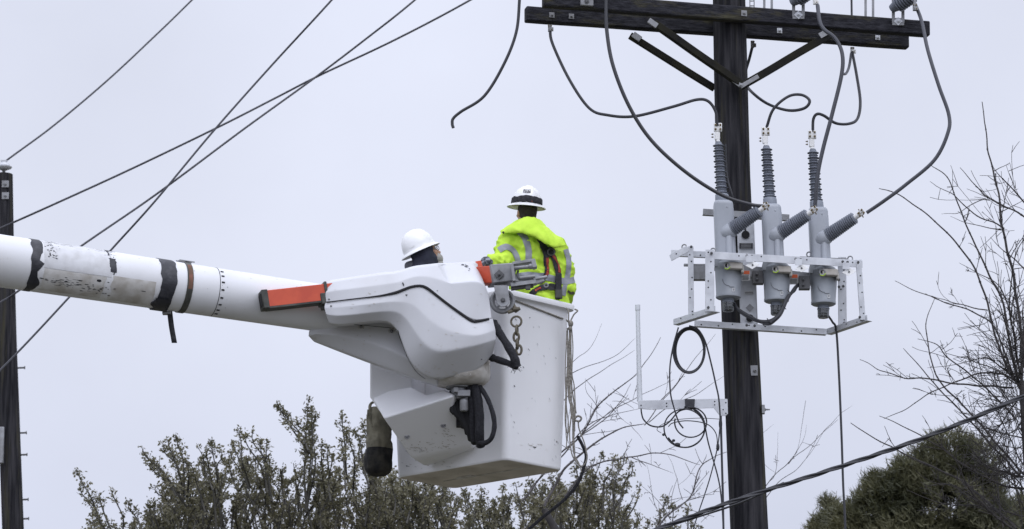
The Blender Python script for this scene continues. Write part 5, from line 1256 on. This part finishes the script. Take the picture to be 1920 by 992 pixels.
def bare(name, mains, Y, r0, seed, label, trunk, m='twig', twigs=5, depth=.9, sub2=True, tz=None, tr=.10):
    rr_ = random.Random(seed); root = empty(name, V((at(trunk[0][0], trunk[0][1], Y).x, Y, 0))); g = G()
    def grow(P, r_s, r_e, lev):
        k = len(P); g.tube(P, [r_s + (r_e-r_s)*(i/(k-1))**.8 for i in range(k)], 6 if lev < 2 else 4, cap=False)
        # buds
        if lev == 1:
            for i in range(2, k-1, 4): g.ball(P[i], (r_s + (r_e-r_s)*(i/(k-1))**.8)*1.45, n=6)
    for mi_ in mains:
        pts, rs, tw = mi_[0], mi_[1], mi_[2]; z0 = rr_.uniform(-depth, depth)
        n_ = len(pts); P = cr([at(p[0], p[1], Y + z0*(1 - i/(n_-1))) for i, p in enumerate(pts)], 7)
        P = [p + V((noise.noise(p*5+V((seed, 0, 0))), noise.noise(p*4+V((0, seed, 0))), noise.noise(p*5+V((3, 0, seed)))))*.018 for p in P]
        grow(P, rs*.25, rs, 1)        # listed tip -> base
        Ltot = sum((P[i+1]-P[i]).length for i in range(len(P)-1))
        for q in range(int(tw*(.6 if m == 'twigp' else 1))):
            t_ = rr_.uniform(.12, .98)**.6; i = int(t_*(len(P)-2)); ax = (P[max(i-1, 0)] - P[i+1]).normalized(); ln = rr_.uniform(.10, .55)*(.35 + t_*.8)
            d = (ax*.8 + V((rr_.gauss(0, .7), rr_.gauss(0, .6), rr_.gauss(.15, .6)))).normalized(); Q = [P[i]]; dd = d
            for s in range(6): dd = (dd + V((rr_.gauss(0, .09), rr_.gauss(0, .09), rr_.gauss(.05, .09)))).normalized(); Q.append(Q[-1] + dd*ln/6)
            grow(Q, rs*.30, .0022, 2)
            if sub2:
                for s in range(rr_.randint(0, 3)):
                    b = Q[rr_.randint(2, 5)]; d2_ = (dd + V((rr_.gauss(0, .8), rr_.gauss(0, .8), rr_.gauss(0, .8)))).normalized(); l2 = ln*rr_.uniform(.2, .5)
                    g.tube([b, b + d2_*l2*.5 + V((0, 0, .005)), b + d2_*l2], [.003, .0025, .0018], 4, cap=False)
    obj('branches', g, m, root); t = G(); T = [at(p[0], p[1], Y) for p in trunk]; b0 = V((T[0].x, Y, 0)); k = len(T)
    PT = cr([b0 - Z*.1, b0.lerp(T[0], .5) + X*.05] + T, 6); n_ = len(PT); t.tube(PT, [tr*(1 - .72*i/(n_-1)) for i in range(n_)], 12); obj('trunk', t, 'twig', root)
    tag(root, label, 'tree'); return root
mains = [
 ([(1841, 191), (1849, 253), (1860, 312), (1874, 371), (1882, 429), (1893, 486), (1908, 559), (1914, 640), (1916, 720)], .016, 26),
 ([(1743, 309), (1780, 339), (1803, 398), (1831, 467), (1854, 517), (1877, 559), (1893, 640), (1911, 722)], .013, 8),
 ([(1648, 352), (1671, 359), (1728, 394), (1770, 431), (1808, 475), (1831, 513), (1849, 559), (1870, 640), (1905, 715)], .012, 2),
 ([(1677, 527), (1717, 544), (1766, 565), (1800, 576), (1833, 590), (1861, 608), (1879, 645), (1908, 720)], .009, 8),
 ([(1742, 554), (1790, 568), (1852, 583)], .006, 3),
 ([(1754, 558), (1738, 595), (1738, 627), (1751, 690), (1770, 722), (1806, 759), (1852, 813), (1920, 891)], .010, 8),
 ([(1612, 675), (1651, 695), (1697, 708), (1751, 711), (1815, 722), (1902, 727)], .009, 6),
 ([(1694, 654), (1724, 686), (1765, 731), (1815, 786), (1856, 832), (1915, 895)], .010, 8),
 ([(1720, 636), (1756, 645), (1779, 672), (1815, 700), (1870, 750), (1906, 786)], .009, 9),
 ([(1656, 786), (1697, 768), (1742, 741), (1788, 718), (1833, 700), (1879, 700), (1910, 716)], .009, 8),
 ([(1594, 794), (1660, 832), (1733, 868), (1806, 905), (1852, 941), (1906, 991)], .013, 14),
 ([(1651, 779), (1710, 809), (1765, 841), (1815, 877), (1879, 909), (1925, 918)], .011, 14),
 ([(1801, 316), (1831, 349), (1854, 370), (1885, 387), (1925, 408)], .009, 8),
 ([(1860, 312), (1889, 345), (1925, 383)], .008, 7),
 ([(1743, 341), (1789, 368), (1831, 404), (1882, 429)], .007, 3),
 ([(1764, 402), (1790, 400), (1803, 398), (1824, 383), (1847, 373)], .005, 1),
 ([(1782, 406), (1828, 423), (1882, 431)], .005, 3),
 ([(1800, 492), (1831, 511), (1877, 542), (1900, 600)], .006, 3),
 ([(1858, 444), (1890, 475), (1925, 505)], .007, 5),
 ([(1861, 540), (1884, 600), (1900, 670), (1912, 718)], .010, 10),
 ([(1902, 540), (1897, 600), (1912, 700)], .010, 10),
 ([(1930, 430), (1905, 480), (1893, 560), (1904, 640), (1913, 710)], .010, 12),
 ([(1925, 540), (1918, 600), (1920, 690)], .010, 10),
 ([(1760, 660), (1810, 672), (1860, 690), (1906, 720)], .007, 8),
 ([(1740, 690), (1800, 683), (1850, 672), (1900, 700)], .006, 8),
 ([(1830, 880), (1850, 840), (1880, 790), (1915, 740)], .007, 12),
 ([(1790, 860), (1820, 920), (1870, 970), (1930, 1020)], .014, 16),
 ([(1700, 920), (1770, 945), (1850, 950), (1925, 970)], .008, 14),
 ([(1715, 880), (1750, 905), (1800, 915), (1860, 960)], .007, 10),
 ([(1925, 780), (1890, 830), (1870, 900), (1880, 990)], .008, 16),
 ([(1870, 620), (1885, 670), (1912, 730)], .006, 14), ([(1850, 740), (1880, 745), (1912, 740)], .005, 12), ([(1860, 800), (1890, 790), (1915, 770)], .005, 14), ([(1840, 655), (1880, 690), (1912, 724)], .006, 14),
]
rq = random.Random(12)
for _ in range(26):
    y0 = rq.uniform(640, 1000); x1 = rq.uniform(1800, 1905); y1 = y0 - rq.uniform(-10, 170); mains.append(([(x1, y1), (x1*.6 + 1916*.4 + rq.uniform(-8, 8), y1*.6+y0*.4 + rq.uniform(-10, 16)), (1918, y0)], rq.uniform(.004, .008), rq.randint(6, 14)))
bare('bare_tree', mains, 38.0, .1, 5, 'leafless dark tree with fine twigs spreading from the right edge', [(1952, 1250), (1940, 1000), (1928, 850), (1917, 715)], tr=.12)
mm = [
 ([(1240, 632), (1203, 688), (1170, 718), (1150, 734), (1120, 765), (1090, 817), (1040, 860), (980, 940)], .011, 8),
 ([(1207, 795), (1165, 803), (1130, 822), (1100, 843), (1060, 880), (1020, 950)], .014, 10),
 ([(1290, 691), (1240, 757), (1207, 795)], .006, 4),
 ([(1342, 625), (1290, 691), (1230, 765)], .005, 2),
 ([(1185, 721), (1142, 778), (1085, 821), (1050, 860)], .008, 6),
 ([(1312, 873), (1281, 860), (1229, 849), (1181, 858), (1124, 869), (1094, 886), (1060, 930)], .010, 12),
 ([(1364, 847), (1333, 860), (1312, 878), (1294, 934), (1264, 956), (1233, 989), (1200, 1050)], .011, 16),
 ([(1190, 656), (1133, 691), (1081, 728), (1040, 770)], .006, 2),
 ([(1192, 634), (1151, 669), (1083, 693), (1030, 730)], .005, 1),
 ([(1129, 606), (1107, 651), (1079, 675), (1030, 720)], .004, 0),
 ([(1203, 765), (1151, 778), (1107, 795), (1070, 830)], .006, 5),
 ([(1264, 710), (1194, 747), (1142, 773), (1090, 815)], .006, 5),
 ([(1357, 705), (1310, 735), (1270, 755), (1215, 790)], .005, 3),
 ([(1098, 708), (1100, 734), (1118, 760), (1122, 765)], .004, 0),
 ([(1211, 864), (1225, 930), (1238, 980), (1240, 1020)], .004, 6),
 ([(1195, 900), (1235, 940), (1260, 975)], .004, 3),
 ([(1252, 850), (1270, 900), (1280, 935)], .004, 3),
 ([(1340, 925), (1300, 935), (1262, 958)], .006, 10),
 ([(1262, 888), (1225, 872), (1185, 858)], .005, 6),
 ([(1205, 825), (1185, 800), (1180, 790)], .004, 3),
 ([(1572, 787), (1530, 825), (1478, 869), (1439, 908), (1400, 960), (1370, 1020)], .006, 3),
 ([(1512, 797), (1500, 840), (1478, 869)], .0035, 4),
 ([(1459, 810), (1458, 850), (1454, 890), (1440, 905)], .0035, 4),
 ([(1545, 812), (1500, 875), (1460, 905), (1420, 950)], .005, 3),
 ([(1450, 797), (1420, 820), (1390, 850)], .003, 1),
 ([(1600, 760), (1570, 780), (1540, 815)], .003, 1),
]
bare('bare_tree', mm, 42.0, .1, 8, 'thin pale leafless branches reaching up between the bucket and the pole', [(1180, 1300), (1100, 1100), (1020, 955)], m='twigp', depth=.5, tr=.12)

# evergreen pine, lower right
def pine(label, cx, top, Y, blobs, seed, n):
    rr_ = random.Random(seed); root = empty('pine_tree', V((at(cx, 900, Y).x, Y, 0))); lf = G()
    for bx_, by_, rx, ry in blobs:
        c = at(bx_, by_, Y); R1, R2 = rx/ppm(Y), ry/ppm(Y)
        for _ in range(int(n*rx*ry/1000)):
            d = V((rr_.gauss(0, 1), rr_.gauss(0, 1), rr_.gauss(0, 1))).normalized(); k = rr_.uniform(.55, 1.0)**.5
            k *= 1 + .22*noise.noise(d*2.6 + V((bx_, by_, 0)))
            p = c + V((d.x*R1*k, d.y*R1*k, d.z*R2*k)); out = (d + Z*.9).normalized()
            for q in range(34):
                dd = (out*.9 + V((rr_.gauss(0, .6), rr_.gauss(0, .6), rr_.gauss(0, .6)))).normalized(); ln = rr_.uniform(.07, .14); w = dd.orthogonal().normalized()*.011; b = p + V((rr_.gauss(0, .045), rr_.gauss(0, .045), rr_.gauss(0, .045)))
                o = len(lf.v); lf.v += [b - w, b + w, b + dd*ln]; lf.f.append((o, o+1, o+2)); lf.m.append(0)
    obj('foliage', lf, 'pine', root, smooth=False)
    g = G(); b0 = ORG[root.name]; tp = at(cx, top+25, Y); P = [b0.lerp(tp, i/10) for i in range(11)]; g.tube(P, [.24 - .022*i for i in range(11)], 12)
    for q in range(60):
        t_ = rr_.uniform(.55, .97); s = b0.lerp(tp, t_); bl = rr_.choice(blobs); e_ = at(bl[0]+rr_.uniform(-.7, .7)*bl[2], bl[1]+rr_.uniform(-.6, .6)*bl[3], Y + rr_.uniform(-1, 1)*bl[2]/ppm(Y)*.7); g.tube([s, s.lerp(e_, .5) - Z*.08, e_], [.05*(1.1-t_)+.015, .02, .006], 5)
    obj('trunk', g, 'bark', root); tag(root, label, 'tree'); return root
pine('big rounded dark green pine crown behind the service cable at lower right', 1770, 806, 56.0,
     [(1778, 868, 62, 56), (1740, 890, 55, 52), (1825, 885, 48, 60), (1700, 915, 58, 50), (1660, 950, 62, 46), (1765, 950, 85, 62), (1845, 940, 45, 60), (1620, 985, 62, 45), (1585, 1005, 48, 34), (1700, 1020, 100, 60), (1840, 1020, 70, 60), (1655, 905, 28, 20), (1640, 930, 30, 22), (1575, 968, 22, 14)], 4, 40)
pine('small pine top at the left foot of the big pine crown, lower right', 1555, 930, 60.0, [(1556, 962, 16, 26), (1548, 985, 24, 22), (1575, 1000, 34, 26), (1535, 1005, 26, 20)], 6, 70)
pine('pine crown low at the right edge behind bare branches', 1905, 930, 60.0, [(1915, 965, 36, 32), (1900, 990, 45, 34), (1940, 1000, 50, 40)], 7, 55)
